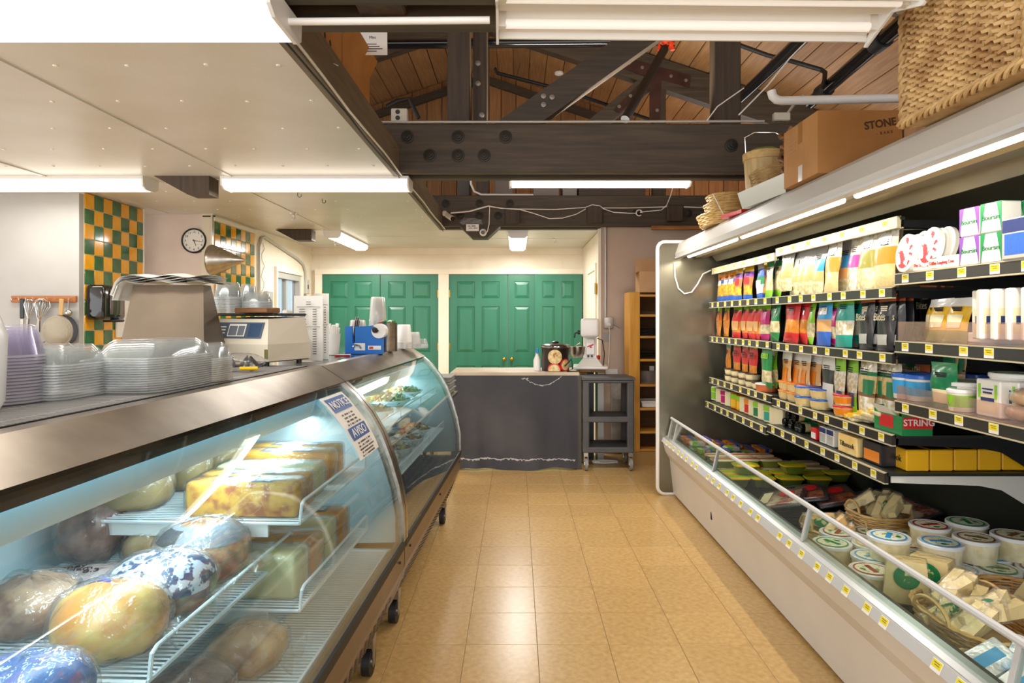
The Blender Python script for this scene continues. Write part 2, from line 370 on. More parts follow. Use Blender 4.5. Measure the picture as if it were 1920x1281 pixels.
# fascia board along the ceiling edge
fs = struct('beam_fascia', MB().box(XE-.04, XE+.005, -1, 7.0, ZC-.004, 2.505), m_beamy, 'grey-brown timber fascia along the dropped ceiling edge', 'beam')
MB().tube([(XE+.012, -1+i*.4, ZC+.004+.006*math.sin(i*1.7)) for i in range(21)], .006, 6).build('edge_cable', m_pvc, fs, True)
MB().tube([(XE-.005, -1+i*.4, ZC-.012+.005*math.sin(i*2.1)) for i in range(21)], .004, 6).build('edge_cable', m_black, fs, True)
for y in (2.75, 3.35, 4.1): MB().cyl((XE+.006, y, 2.45), (XE+.01, y+.06, 2.463), .0025, n=5).build('staple', m_chrome, fs)
# black timber corbels poking through the ceiling
for n, (pa, Y, dy, lab) in enumerate((([(285, 328), (352, 365), (392, 365), (392, 328)], 4.36, .14, 'blackened timber corbel through the ceiling between two tube lights'),
                                ([(516, 431), (553, 450.5), (584, 450.5), (584, 431)], 6.95, .14, 'dark timber corbel through the ceiling before the green doors'))):
    pts = [U(a, b, Y=Y) for a, b in pa]; k = MB().prism([(p.x, p.z) for p in pts], 'y', Y, Y+dy)
    struct('beam_corbel' if n == 0 else 'beam_corbel.001', k, m_beamv, lab, 'beam')
# ---- roof
RXc, RZ, SL = -.445, 4.76, .335
rf = struct('roof', MB().prism([(RXc, RZ+.05), (4.4, RZ+.05-SL*(4.4-RXc)), (4.4, RZ+.12-SL*(4.4-RXc)), (RXc, RZ+.14), (-5, RZ+.12+SL*(-5-RXc)), (-5, RZ+.05+SL*(-5-RXc))], 'y', -2, 9.2), M('roof_sheathing', '30251b', .8), 'brown plank underside of the pitched roof', 'roof')
pw = .215; hyp = math.sqrt(1+SL*SL)
pm = MB().rbox(0, pw-.008, -5.6, 5.6, 0, .045, .003, 1).mesh(m_roof)
for k in range(22):
    for sgn in (1, -1):
        x = RXc+sgn*(k*pw)/hyp; z = RZ-SL*abs(x-RXc)
        if sgn > 0: ob('plank', pm, rf, (x, 3.6, z), (0, math.atan(SL), 0))
        else: ob('plank', pm, rf, (x-(pw-.008)/hyp, 3.6, z-SL*(pw-.008)/hyp), (0, -math.atan(SL), 0))
gw = struct('wall_gable', MB().box(-4.5, 4.2, 8.98, 9.05, 2.36, 4.9), M('gable_backing', '2a1c10', .8), 'vertical plank gable wall under the roof', 'wall')
for k in range(34):
    x = -3.6+k*.2; zt = RZ-SL*abs(x+.1-RXc)+.03
    MB().rbox(x, x+.193, 8.95, 8.985, 2.36, zt, .004, 1).build('plank', m_gable, gw)
for sgn in (1, -1):                                      # dark plates where gable meets roof
    x0, x1 = RXc, RXc+sgn*4.2
    MB().prism([(x0, RZ-.1), (x1, RZ-.1-SL*4.2), (x1, RZ-.2-SL*4.2), (x0, RZ-.2)], 'y', 8.88, 8.95).build('top_plate', m_beam, gw)
# ---- trusses
m_bolt = M('iron_bolt', '37322b', .5, .6)
bolt = MB().lathe([(.043, 0), (.043, .006), (.03, .008), (.028, .014), (.017, .016), (.017, .03), (.006, .032), (.006, .045), (0, .045)], 16).mesh(m_bolt, True)
m_plate = M('rusty_steel_plate', '4a2b1f', .6, .3, noise=(8, '3a2018'))
def member(b, name, x0, z0, x1, z1, wd, y0, y1, mat=None):
    d = Vector((x1-x0, z1-z0)).normalized(); n = Vector((-d.y, d.x))*wd/2
    MB().prism([(x0+n.x, z0+n.y), (x1+n.x, z1+n.y), (x1-n.x, z1-n.y), (x0-n.x, z0-n.y)], 'y', y0, y1).build(name, mat or m_beam, b)
def truss(n, yf, label, posts=(), diags=(), xl=-3.4, bolts=(), xr=3.6):
    b = struct('beam_truss' + ('' if n == 0 else '.%03d' % n), MB().rbox(xl, xr, yf, yf+.07, 2.337, 2.655, .006, 1), m_beam, label, 'beam')
    MB().rbox(xl, xr, yf+.19, yf+.26, 2.337, 2.655, .006, 1).build('rear_chord', m_beam, b)
    for sgn in (1, -1):
        x1 = RXc+sgn*4.1
        MB().prism([(RXc, RZ-.02), (x1, RZ-.02-SL*4.1), (x1, RZ-.32-SL*4.1), (RXc, RZ-.34)], 'y', yf+.07, yf+.19).build('rafter', m_beam, b)
    for x0, x1, y0, y1 in posts:
        zt = RZ-SL*max(abs(x0-RXc), abs(x1-RXc))-.05
        MB().rbox(x0, x1, yf+y0, yf+y1, 2.36, zt, .006, 1).build('post', m_beamv, b)
    for (x0, z0, x1, z1, wd) in diags: member(b, 'brace', x0, z0, x1, z1, wd, yf+.075, yf+.185)
    for px, py in bolts:
        p = U(px, py, Y=yf); ob('bolt', bolt, b, (p.x, yf, p.z), (PI/2, 0, 0))
    return b
truss(0, 1.94, 'dark timber roof truss chord overhead nearest the wicker hamper', posts=((-.5, -.35, .071, .189),), xr=1.19)
b2 = truss(1, 4.30, 'dark bolted timber chord of the middle roof truss', posts=((-.455, -.305, .071, .189), (-.30, -.2, .3, .4), (1.305, 1.48, .071, .189)),
           diags=((-.16, 2.56, 1.25, 3.56, .17),), bolts=((764, 257), (859, 257), (948, 257), (806, 292), (859, 292), (908, 292), (1371, 273)))
b3 = truss(2, 6.80, 'dark timber chord of the far roof truss with white cables', posts=((-.42, -.28, .071, .189), (1.42, 1.55, .071, .189)),
           diags=((.45, 3.1, 1.55, 4.0, .16),), bolts=((836, 382), (899, 382), (956, 382), (863, 405), (899, 405), (934, 405), (1335, 376), (1290, 400)))
# steel gusset plates on the far truss
pl = [U(1170, 106, Y=6.86), U(1296, 142, Y=6.86), U(1293, 164, Y=6.86), U(1240, 149, Y=6.86), U(1238, 228, Y=6.86), U(1218, 228, Y=6.86), U(1218, 165, Y=6.86), U(1160, 212, Y=6.86), U(1150, 206, Y=6.86), U(1212, 144, Y=6.86), U(1168, 128, Y=6.86)]
MB().prism([(p.x, p.z) for p in pl], 'y', 6.862, 6.872).build('gusset_plate', m_plate, b3)
nut = MB().lathe([(.02, 0), (.018, .01), (0, .012)], 8).mesh(M('dull_nut', '8d8579', .45, .7), True)
for a, b in ((1179, 118), (1204, 127), (1258, 143), (1286, 151), (1182, 180), (1161, 200), (1232, 207)):
    p = U(a, b, Y=6.862); ob('bolt', nut, b3, (p.x, 6.862, p.z), (PI/2, 0, 0))
for a, b in ((1019, 181), (1019, 197), (1035, 183)):
    p = U(a, b, Y=4.375); ob('bolt', nut, b2, (p.x, 4.375, p.z), (PI/2, 0, 0), )
for a, b in ((896, 119), (896, 157), (903, 216)):
    p = U(a, b, Y=4.6); ob('bolt', nut, b2, (p.x, 4.6, p.z), (PI/2, 0, 0))
# blocks and gusset on the far chord
for x0, x1, y0, y1 in ((947, 975, 389, 419), (1101, 1130, 386, 418), (1251, 1281, 385, 415)):
    a = U(x0, y0, Y=6.74); c = U(x1, y1, Y=6.74)
    MB().rbox(a.x, c.x, 6.73, 6.80, c.z, a.z, .006, 1).build('wood_block', m_beamv, b3)
g = [U(a, b, Y=6.8) for a, b in ((862, 424), (885, 446), (914, 446), (938, 424))]
MB().prism([(p.x, p.z) for p in g], 'y', 6.79, 7.0).build('gusset_block', m_beamv, b3)
a = U(1295, 430, Y=6.78)
MB().box(a.x-.4, a.x+.45, 6.76, 6.8, 2.30, 2.337).build('splintered_strip', wood('raw_splinter_wood', 'c98b4a', '8d5a2b', .7), b3)
# conduits fixed along the chords
def pipe(name, pts, r, mat, label, cat, parent=None, n=10):
    o = MB().tube(pts, r, n).build(name, mat, parent, True)
    if parent is None: tag(o, label, cat)
    return o
pipe('conduit', [(-.9, 4.285, 2.66), (1.6, 4.285, 2.665)], .008, m_alu, 'thin grey conduit along the top of the bolted middle beam', 'conduit')
pipe('conduit', [(-.72, 2.0, 2.285), (-.08, 2.0, 2.29)], .011, m_pvc, 'white conduit under the overhead beam, feeding the bare reflector light', 'conduit')
pipe('conduit', [(-.70, 4.66, 2.385), (-.05, 4.66, 2.385)], .009, m_pvc, 'white conduit feeding the tube light under the middle beam', 'conduit')
p = [U(a, b, Y=6.835) for a, b in ((882, 330), (883, 345), (889, 359), (902, 365), (940, 365.5), (1000, 365.5))]
pipe('conduit', p, .011, m_pvc, 'white bent conduit above the far beam', 'conduit')
# ================================================================ LIGHT FIXTURES
m_house = M('fixture_housing', 'ece9e4', .4)
def wrap_light(x0, x1, y0, y1, zt, label, power, along='x', hang=None):
    """wraparound fluorescent: steel pan, prismatic lens, two end caps"""
    o = thing('tube_light', label, 'light', ((x0+x1)/2, (y0+y1)/2, zt), group='wraparound tube lights')
    a, b = (x1-x0)/2, (y1-y0)/2
    MB().box(-a, a, -b, b, -.02, 0).build('housing', m_house, o)
    if along == 'x': pr = [(-b+.004, -.02), (-b+.012, -.055), (-b+.05, -.078), (b-.05, -.078), (b-.012, -.055), (b-.004, -.02)]; MB().prism(pr, 'x', -a+.012, a-.012).build('diffuser', m_lamp, o, True, ang=20)
    else: pr = [(-a+.004, -.02), (-a+.012, -.055), (-a+.04, -.078), (a-.04, -.078), (a-.012, -.055), (a-.004, -.02)]; MB().prism(pr, 'y', -b+.012, b-.012).build('diffuser', m_lamp, o, True, ang=20)
    for s in (-1, 1):
        if along == 'x': MB().prism([(-b, 0), (-b+.006, -.06), (-b+.046, -.083), (b-.046, -.083), (b-.006, -.06), (b, 0)], 'x', s*a-.006, s*a+.006).build('end_cap', m_house, o)
        else: MB().prism([(-a, 0), (-a+.006, -.06), (-a+.036, -.083), (a-.036, -.083), (a-.006, -.06), (a, 0)], 'y', s*b-.006, s*b+.006).build('end_cap', m_house, o)
    if power: area('tube_glow', (0, 0, -.09), (0, 0, 0), 2*a-.05, 2*b-.05, power, (1, .985, .96), o)
    return o
wrap_light(-2.9, -.69, 1.84, 2.12, ZC, 'large white tube light over the near deli counter', 15)
wrap_light(-1.94, -.715, 4.36, 4.56, ZC, 'white tube light between the timber corbel and the ceiling edge', 13)
wrap_light(-3.75, -2.46, 4.36, 4.56, ZC, 'tube light in front of the grey panel wall', 9)
wrap_light(-2.05, -1.86, 7.05, 8.35, ZC, 'tube light running toward the green doors', 26, 'y')
wrap_light(-.09, .125, 7.05, 8.4, ZC, 'short-looking tube light in the door alcove ceiling', 26, 'y')
hung = wrap_light(-.045, 1.215, 4.60, 4.78, 2.40, 'tube light hung under the bolted middle beam', 17)
# bare reflector strip light (lens missing)
o = thing('reflector_light', 'bare white reflector strip light with pointed end plates overhead', 'light', (.52, 1.92, 2.336), .02)
MB().prism([(-.05, .0), (-.135, -.065), (-.137, -.085), (-.130, -.085), (-.128, -.066), (-.045, -.008), (.045, -.008), (.128, -.066), (.130, -.085), (.137, -.085), (.135, -.065), (.05, 0)], 'x', -.57, .57).build('reflector', m_house, o)
MB().prism([(-.04, -.008), (-.022, -.05), (.022, -.05), (.04, -.008)], 'x', -.57, .57).build('ballast_cover', m_house, o)
for s in (-1, 1):
    MB().prism([(-.15, -.095), (-.05, .0), (.05, .0), (.15, -.095), (.14, -.10), (0, -.055), (-.14, -.10)], 'x', s*.575-.004, s*.575+.004).build('end_plate', m_house, o)
    for y in (-.08, .08): MB().box(s*.56-.012, s*.56+.012, y-.012, y+.012, -.075, -.03).build('lampholder', m_pvc, o)
for y in (-.08, .08):
    MB().cyl((-.55, y, -.062), (.55, y, -.062), .014, n=12).build('tube', M('reflector_tube', 'f4eee6', .4, emit=.35), o, True)
area('added_roof_fill', (0, .14, .085), (PI, 0, 0), 1.0, .08, 22, (1, .95, .86), o)   # added fill lamp above the reflector, brightens the roof space
area('added_roof_fill', (0, 0, .012), (PI, 0, 0), 1.2, .12, 40, (1, .95, .86), hung)   # added upward fill over the hung light's solid housing, for the timbers
# ================================================================ LEFT: CURVED-GLASS DELI CASES (local frame: x across, y along)
GP = [(-.845, 1.118), (-.79, 1.07), (-.728, .994), (-.680, .91), (-.639, .803), (-.605, .69), (-.586, .582), (-.584, .455)]
def gpt(z):
    for (a, b), (c, d) in zip(GP, GP[1:]):
        if d <= z <= b: return a+(c-a)*(b-z)/(b-d)
    return GP[-1][0]
m_inner = M('case_liner', 'cfe0e4', .35)
m_led = M('cool_lamp', '6fd0f5', .4, emit=1.6)
m_slot = M('slot_shadow_black', '0c0b0a', .7)
def deli_case(s0, s1, label, top_mat, power, deck_mat):
    o = thing('deli_case', label, 'display case', (0, 0, 0), LR, group='curved-glass deli cases')
    MB().prism([(-.584, .45), (-.586, .34), (-.60, .30), (-.655, .16), (-1.6, .16), (-1.6, .41), (-.62, .41), (-.62, .45)], 'y', s0, s1).build('base', m_bronze, o)
    MB().prism([(-.579, .458), (-.579, .425), (-.59, .425), (-.59, .458)], 'y', s0, s1).build('gasket', m_black, o)
    MB().box(-1.6, -1.52, s0, s1, .41, 1.15).build('back_wall', m_inner, o)
    MB().prism([(-.838, 1.125), (-.94, 1.19), (-.985, 1.19), (-.985, 1.17), (-.86, 1.115)], 'y', s0, s1).build('front_strip', m_steel2, o)
    MB().box(-1.62, -.985, s0, s1, 1.15, 1.188).build('top', top_mat, o)
    MB().prism([(-.842, 1.123), (-.868, 1.123), (-.868, 1.085), (-.838, 1.09)], 'y', s0, s1).build('upper_gasket', m_blackg, o)
    out = [p for p in GP]; inn = [(a-.007, b-.003) for a, b in GP]
    MB().prism(out+inn[::-1], 'y', s0+.03, s1-.03).build('curved_glass', m_glass, o, True, ang=30)
    end = [(a-.012, b) for a, b in GP]+[(-1.55, .42), (-1.55, 1.15), (-.9, 1.15)]
    for a, b in ((s0+.004, s0+.028), (s1-.028, s1-.004)): MB().prism(end, 'y', a, b).build('end_panel', m_inner, o)
    fr = [(a+.006, b+.003) for a, b in GP]; fi = [(a-.03, b-.012) for a, b in GP]
    for a, b in ((s0, s0+.035), (s1-.035, s1)):
        MB().prism(fr+fi[::-1], 'y', a, b).build('curved_frame', m_steel, o, True, ang=30)
    MB().box(-1.5, -.62, s0+.03, s1-.03, .41, .428).build('deck', deck_mat, o)
    MB().rbox(-1.02, -.95, s0+.04, s1-.04, .985, 1.055, .012).build('lamp_housing', m_white, o, True)
    MB().box(-1.14, -.962, s0+.05, s1-.05, 1.056, 1.061).build('lamp_lens', M('cyan_lens', '58bfe6', .4, emit=.75), o)
    MB().box(-1.0, -.885, s0+.05, s1-.05, 1.105, 1.116).build('lamp_strip', m_led, o)
    area('case_lamp', (-.985, (s0+s1)/2, .982), (0, 0, 0), .05, s1-s0-.1, power, (.80, .93, 1.0), o)
    # slotted vent in the lower front, sloping inward
    mb = MB(); nn = Vector((-.055, 0, -.14)).normalized()
    for r in range(5):
        k = s0+.12+(r % 2)*.03
        while k < s1-.14:
            f = (r+.7)/5.6; t, z = -.60-.055*f, .30-.14*f
            q = [(t+.0015, k, z), (t+.0015, k+.036, z-.006), (t+.0005-.0045, k+.036, z-.017), (t+.0005-.0045, k, z-.011)]
            mb.add([(a+.0008, b, c) for a, b, c in q], [(0, 1, 2, 3)]); k += .06
    tag(mb.build('vent_slots', m_slot, o), kind='stuff')
    for k in (s0+.1, (s0+s1)/2, s1-.1):
        MB().cyl((-.5835, k, .395), (-.578, k, .395), .006, n=8).build('screw', m_blackm, o)
    for k in (s0+.22, s1-.22):
        for t in (-.68, -1.5):
            w_ = MB().cyl((t-.016, k, .056), (t+.016, k, .056), .055, n=20).build('caster', m_black, o, True)
            MB().cyl((t-.02, k, .056), (t+.02, k, .056), .022, n=12).build('hub', m_chrome, w_, True)
            MB().box(t-.025, t+.025, k-.025, k+.025, .115, .16).box(t+.018, t+.023, k-.018, k+.018, .04, .12).box(t-.023, t-.018, k-.018, k+.018, .04, .12).build('fork', m_steel, w_)
    return o
m_mat = M('black_grip_mat', '2b2a2a', .7)
m_dia = M('black_deck', '1d2226', .35)
c1 = deli_case(.75, 2.785, 'near curved-glass deli case filled with meats and cheese blocks', m_steel, 9, m_inner)
c2 = deli_case(2.795, 4.70, 'far curved-glass deli case holding plates of salad', M('black_glass_top', '15161a', .1), 9, m_dia)
# raised diamond tread on the far case's deck
tr = MB()
for i in range(15):
    for j in range(44):
        s_ = 2.86+j*.041; t = -1.28+i*.045
        if t > -.64: continue
        a = .7 if (i+j) % 2 else -.7; ca, sa = math.cos(a)*.016, math.sin(a)*.016; cb, sb = -math.sin(a)*.004, math.cos(a)*.004
        tr.add([(t-ca, s_-sa, .4285), (t+cb, s_+sb, .4315), (t+ca, s_+sa, .4285), (t-cb, s_-sb, .4315), (t, s_, .434)], [(0, 3, 4), (3, 2, 4), (2, 1, 4), (1, 0, 4)])
tag(tr.build('tread_pattern', M('worn_tread', '9aa7ad', .3, .9), c2), kind='stuff')
# cap over the joint between the cases
# grip mat lying on the near case
gm = MB()
gm.box(-1.56, -.99, .8, 2.76, 1.1885, 1.192)
gm.mi = 1
for j in range(120): gm.box(-1.56, -.992, .81+j*.0163, .819+j*.0163, 1.192, 1.1932)
for i in range(5): gm.box(-1.56+i*.13, -1.548+i*.13, .8, 2.76, 1.192, 1.1931)
o = gm.build('ribbed_mat', [M('mat_base', '171717', .6), M('grey_ribbed_mat', '8d8b88', .45)], None, False, (0, 0, 0), (0, 0, LR)); tag(o, 'dark ribbed rubber mat on top of the near deli case', 'mat')
# notice stuck on the glass near the joint
nt = thing('notice_sign', 'white and blue bilingual notice taped to the curved glass', 'sign', (0, 0, 0), LR)
Zs = [1.075-.009*i for i in range(35)]
def sheet(y0, y1, za, zb, off, name, mat):
    zz = [za+(zb-za)*i/8 for i in range(9)]
    MB().grid(lambda u, v: (gpt(za+(zb-za)*v)+off, y0+(y1-y0)*u, za+(zb-za)*v+off*.3), 1, 8).build(name, mat, nt, True)
m_blue = M('notice_blue', '2456a0', .5)
sheet(2.385, 2.655, 1.095, .872, .004, 'paper', m_paper)
sheet(2.41, 2.63, 1.087, 1.04, .0052, 'blue_band', m_blue)
sheet(2.41, 2.63, .982, .938, .0052, 'blue_band', m_blue)
def glass_text(s, size, z, mat, sx=1., y=2.52):
    dz = .02; a = math.atan2(gpt(z-dz)-gpt(z+dz), 2*dz)
    text(s, size, mat, nt, (gpt(z)+.0065, y, z+.002), (PI/2-a, 0, PI/2), sx=sx)
glass_text('NOTICE', .05, 1.0635, m_paper, 1.1); glass_text('AVISO', .05, .960, m_paper, 1.25)
rnd = random.Random(4)                                 # small print, too fine to read in the photograph
for za, n in ((1.03, 5), (.93, 5)):
    pm_ = MB()
    for k in range(n):
        z = za-.0115*k; wd = rnd.uniform(.12, .2); y = 2.52-wd/2
        while y < 2.52+wd/2:
            q = rnd.uniform(.004, .009)
            pm_.add([(gpt(z)+.0056, y, z), (gpt(z)+.0056, y+q, z), (gpt(z-.006)+.0056, y+q, z-.006), (gpt(z-.006)+.0056, y, z-.006)], [(0, 1, 2, 3)]); y += q+(.003 if rnd.random() < .8 else .012)
    pm_.build('small_print', M('brown_ink', '54423a', .7), nt)

# ---- wire shelves inside the cases
def wire_shelf(t0, t1, s0, s1, z, label, rail=True):
    o = thing('wire_shelf', label, 'shelf', (0, 0, 0), LR, group='white wire shelves in the deli cases')
    g = MB(); n = int((s1-s0)/.017)
    for i in range(1, n): y = s0+(s1-s0)*i/n; g.cyl((t0, y, z), (t1, y, z), .0028, n=5, caps=False)
    g.build('wire_grid', m_wire, o, True)
    f = MB()
    for a, b in (((t0, s0), (t1, s0)), ((t1, s0), (t1, s1)), ((t1, s1), (t0, s1)), ((t0, s1), (t0, s0))): f.cyl((*a, z-.004), (*b, z-.004), .0055, n=6)
    for k in (.33, .66): f.cyl((t0+(t1-t0)*k, s0, z-.007), (t0+(t1-t0)*k, s1, z-.007), .004, n=6)
    f.build('frame', m_wire, o, True)
    if rail: MB().tube([(t1, s0+.01, z), (t1+.004, s0+.012, z+.05), (t1+.004, s0+.03, z+.057), (t1+.004, s1-.03, z+.057), (t1+.004, s1-.012, z+.05), (t1, s1-.01, z)], .005, 7).build('front_rail', m_wire, o, True)
    for y in (s0+.02, s1-.02): MB().box(t0, t1-.1, y-.005, y+.005, z-.05, z-.008).build('bracket', m_pvc, o)
    return o
wire_shelf(-1.46, -.718, 1.93, 2.66, .79, 'upper wire shelf carrying the cheddar blocks')
wire_shelf(-1.46, -.815, 1.335, 2.13, .645, 'wire shelf carrying the wrapped deli meats')
wire_shelf(-1.46, -.80, .80, 1.31, .60, 'wire shelf nearest the viewer in the deli case')
wire_shelf(-1.46, -.70, 1.88, 2.62, .555, 'lower wire shelf carrying the white cheese blocks')
wire_shelf(-1.46, -.64, .85, 2.70, .44, 'bottom wire grid of the near deli case', False)
# ---- cheese blocks
m_ched = M('yellow_cheese', 'e8a928', .4, noise=(7, 'c97a1c'))
m_chedp = M('smoked_cheese', 'ecb23a', .45, noise=(22, 'b05f16', (.45, .62)))
m_chedw = M('white_cheese', 'e9dfae', .4, noise=(5, 'dccb8e'))
m_lab = M('dark_label', '3b3f46', .5); m_labw = M('white_label', 'eceae4', .5)
def cheese(t, s, z, lx, ly, lz, mat, label, lab=True, wrapm=True, rz=0.):
    o = thing('cheese_block', label, 'cheese', L(t, s, z), LR+rz, group='cheese blocks in the near deli case')
    MB().rbox(-lx/2, lx/2, -ly/2, ly/2, 0, lz, .014, 3).build('cheese', mat, o, True)
    if lab:
        MB().box(-lx*.27, -lx*.1, -ly*.34, ly*.34, lz, lz+.0012).box(lx*.08, lx*.27, -ly*.34, ly*.34, lz, lz+.0012).build('label', m_lab, o)
        MB().box(-lx*.1, lx*.08, -ly*.34, ly*.34, lz, lz+.0012).build('label_centre', m_labw, o)
        for q in (-.18, .18):
            m = MB()
            for r in range(3): m.box(lx*(q-.05), lx*(q+.05), ly*(-.16+.13*r), ly*(-.11+.13*r), lz+.0012, lz+.002)
            m.build('print', m_labw, o)
    if wrapm:
        MB().rbox(-lx/2-.006, lx/2+.006, -ly/2-.005, ly/2+.005, -.001, lz+.006, .018, 3).build('wrap', m_wrap, o, True)
        MB().add([(lx/2, -ly/2, lz*.6), (lx/2+.05, -ly/3, lz*.95), (lx/2+.045, ly/3, lz*.9), (lx/2, ly/2, lz*.6)], [(0, 1, 2, 3)]).build('wrap_tail', m_wrap, o)
    return o
zz = .794
for k, (s_, m, lab) in enumerate(((1.995, m_chedp, 'mottled smoked cheddar block nearest on the upper wire shelf'), (2.095, m_ched, 'yellow cheddar block second on the upper wire shelf'),
                                  (2.23, m_chedw, 'paler wrapped cheese block third on the upper wire shelf'), (2.40, m_ched, 'deep yellow cheddar block fourth on the upper wire shelf'), (2.52, m_ched, 'deep yellow cheddar block farthest on the upper wire shelf'))):
    cheese(-.905-.01*k, s_, zz, .34, .092 if k != 2 else .11, .105 if k < 3 else .115, m, lab, k != 2)
for k, (t, s_, m) in enumerate(((-.86, 1.99, m_chedw), (-.86, 2.13, m_ched), (-.86, 2.27, m_chedw), (-.86, 2.42, m_ched))):
    cheese(t, s_, .559, .26, .12, .13, m, ('pale white', 'butter yellow', 'creamy white', 'golden yellow')[k]+' cheese block on the lower wire shelf, %s from the viewer' % ORD[k+1], k == 3, True)
for k, (t, s_, c) in enumerate(((-1.3, 2.05, '8a6a3e'), (-1.3, 2.3, '9b8050'), (-1.28, 2.5, 'a98b52'))):
    o = thing('cheese_half', 'rind-brown half cheese wheel at the back of the upper shelf, %s' % ORD[k+1], 'cheese', L(t, s_, zz), LR, 'half cheese wheels at the back')
    MB().blob((0, 0, .06), (.12, .09, .062), k, .04, 20, 10, p=3.2).build('rind', M('rind_%d' % k, c, .5, noise=(8, 'b79a63')), o, True)
    MB().blob((0, 0, .06), (.124, .094, .066), k, .05, 18, 10, p=3).build('wrap', m_wrap, o, True)
# ---- wrapped meats
def meat(t, s, z, r, mat, label, seed, wrapm=True, rz=0., extra=None, amp=.05, p=2.3):
    o = thing('deli_meat', label, 'meat', L(t, s, z), LR+rz, group='wrapped deli meats')
    MB().blob((0, 0, r[2]*.96), r, seed, amp, 28, 16, .05, p).build('meat', mat, o, True)
    if wrapm:
        MB().blob((0, 0, r[2]*.99), (r[0]*1.04+.004, r[1]*1.04+.004, r[2]*1.04+.004), seed, amp*1.15, 30, 18, .05, p).crumple(.0032, seed).build('wrap', m_wrap, o)
        MB().grid(lambda u, v: (r[0]*(.9+.45*u)+.01*math.sin(9*v), r[1]*(v-.5)*(.5+.9*u), r[2]*.7+.03*math.sin(11*v+seed)*u), 4, 7).build('wrap_tail', m_wrap, o)
    if extra: extra(o)
    return o
def band(o, r, seed, amp, a0, a1, b0, b1, mat, name, p=2.3, k=1.025):
    q = MB().blob((0, 0, r[2]*.96), (r[0]*k, r[1]*k, r[2]*k), seed, amp, 28, 16, .05, p); n = []; mi = []
    for idx, f in enumerate(q.f):
        j, i = divmod(idx, 28)
        if a0 <= i/28 <= a1 and b0 <= j/16 <= b1: n.append(f)
    q.f = n; q.m = [0]*len(n); q.build(name, mat, o, True)
zs = .649
m_turk = M('roast_turkey', 'd0a272', .35, noise=(14, '8a4e28', (.42, .66)), bump=(40, .4, .01))
m_ham = M('glazed_ham', 'd2862a', .3, noise=(9, 'e6bf6a', (.4, .62)), bump=(14, .3, .01))
m_dark = M('dark_roast', '6a463c', .35, noise=(16, 'a07a6c', (.42, .62)), bump=(30, .5, .01))
m_pale = M('pale_roast', 'c39a78', .4, noise=(16, '8a5f4a', (.42, .62)), bump=(30, .5, .01))
def x1(o):
    band(o, (.125, .105, .085), 3, .05, .0, 1., .62, .86, M('grey_meat_label', '8f939a', .4), 'label')
    band(o, (.125, .105, .085), 3, .05, .55, .7, .6, .8, m_lab, 'label_print', k=1.03)
meat(-.965, 1.85, zs, (.125, .105, .085), m_turk, 'oval roast turkey breast with grey label beneath the cheddar shelf', 3, extra=x1)
def x2(o):
    band(o, (.125, .1, .075), 5, .06, 0, 1, .5, .95, M('blue_white_print', 'dfe3ea', .35, noise=(38, '2a3d66', (.48, .52))), 'label')
    band(o, (.125, .1, .075), 5, .06, .0, .25, .3, .52, M('green_red_print', '3f8a3a', .35, noise=(22, 'b3202a', (.45, .55))), 'label_border')
meat(-.96, 1.64, zs, (.125, .1, .075), m_dark, 'dark salami packet with blue and white printed film', 5, extra=x2, amp=.06)
def x3(o): band(o, (.12, .1, .08), 8, .04, .30, .40, .2, 1., M('blue_tape', '2a3fc0', .35), 'blue_band', p=2.2)
meat(-.955, 1.432, zs, (.12, .1, .08), m_ham, 'golden ham with a blue band round it', 8, extra=x3, amp=.04, p=2.2)
def x4(o): band(o, (.12, .1, .08), 9, .05, 0, 1, .55, .98, M('blue_film', '39558f', .35, noise=(10, 'b84a3c', (.5, .6))), 'label')
meat(-.96, 1.19, .604, (.12, .1, .08), m_ham, 'ham packet with blue printed film on the nearest shelf', 9, extra=x4)
meat(-1.215, 1.53, zs, (.1, .1, .065), m_pale, 'pale roast in crumpled clear wrap beside the golden ham', 11, amp=.09)
meat(-1.38, 1.48, zs, (.07, .09, .06), m_pale, 'small roast in clear wrap behind the golden ham', 12, amp=.09)
meat(-1.38, 2.0, zs, (.09, .11, .1), m_dark, 'large dark roast in crumpled wrap under the lamp housing', 13, amp=.08)
meat(-1.2, 2.0, zs, (.085, .075, .05), M('crusty_roll', 'c9a878', .5, noise=(14, 'a67d4a')), 'bread roll in clear wrap beside the large roast', 14, amp=.08)
meat(-.84, 1.52, .445, (.1, .13, .06), m_dark, 'dark roast lying on the bottom wire grid', 15, amp=.08)
meat(-.80, 1.77, .445, (.1, .11, .055), m_turk, 'tan smoked chicken in wrap on the bottom wire grid', 16, amp=.06)
meat(-.86, 1.22, .445, (.1, .14, .065), m_pale, 'pale sausage packet on the bottom wire grid', 17, amp=.08)
o = thing('foam_tray', 'white foam tray of ham with handwritten label', 'tray', L(-1.27, 1.78, zs+.002), LR+.3)
MB().rbox(-.09, .09, -.06, .06, 0, .03, .012, 2).build('tray', m_pvc, o, True)
MB().rbox(-.082, .082, -.052, .052, .028, .045, .012, 2).build('ham', M('pink_ham', 'd8b0a8', .4, noise=(9, 'e8d6d0')), o, True)
MB().rbox(-.093, .093, -.063, .063, -.001, .049, .014, 2).build('wrap', m_wrap, o, True)
for k, s_ in enumerate(('Honey', 'Ham', '8.3')): text(s_, .034, m_ink, o, (-.04+.035*k, .02-.02*k, .05), (0, 0, .2), name='handwriting')
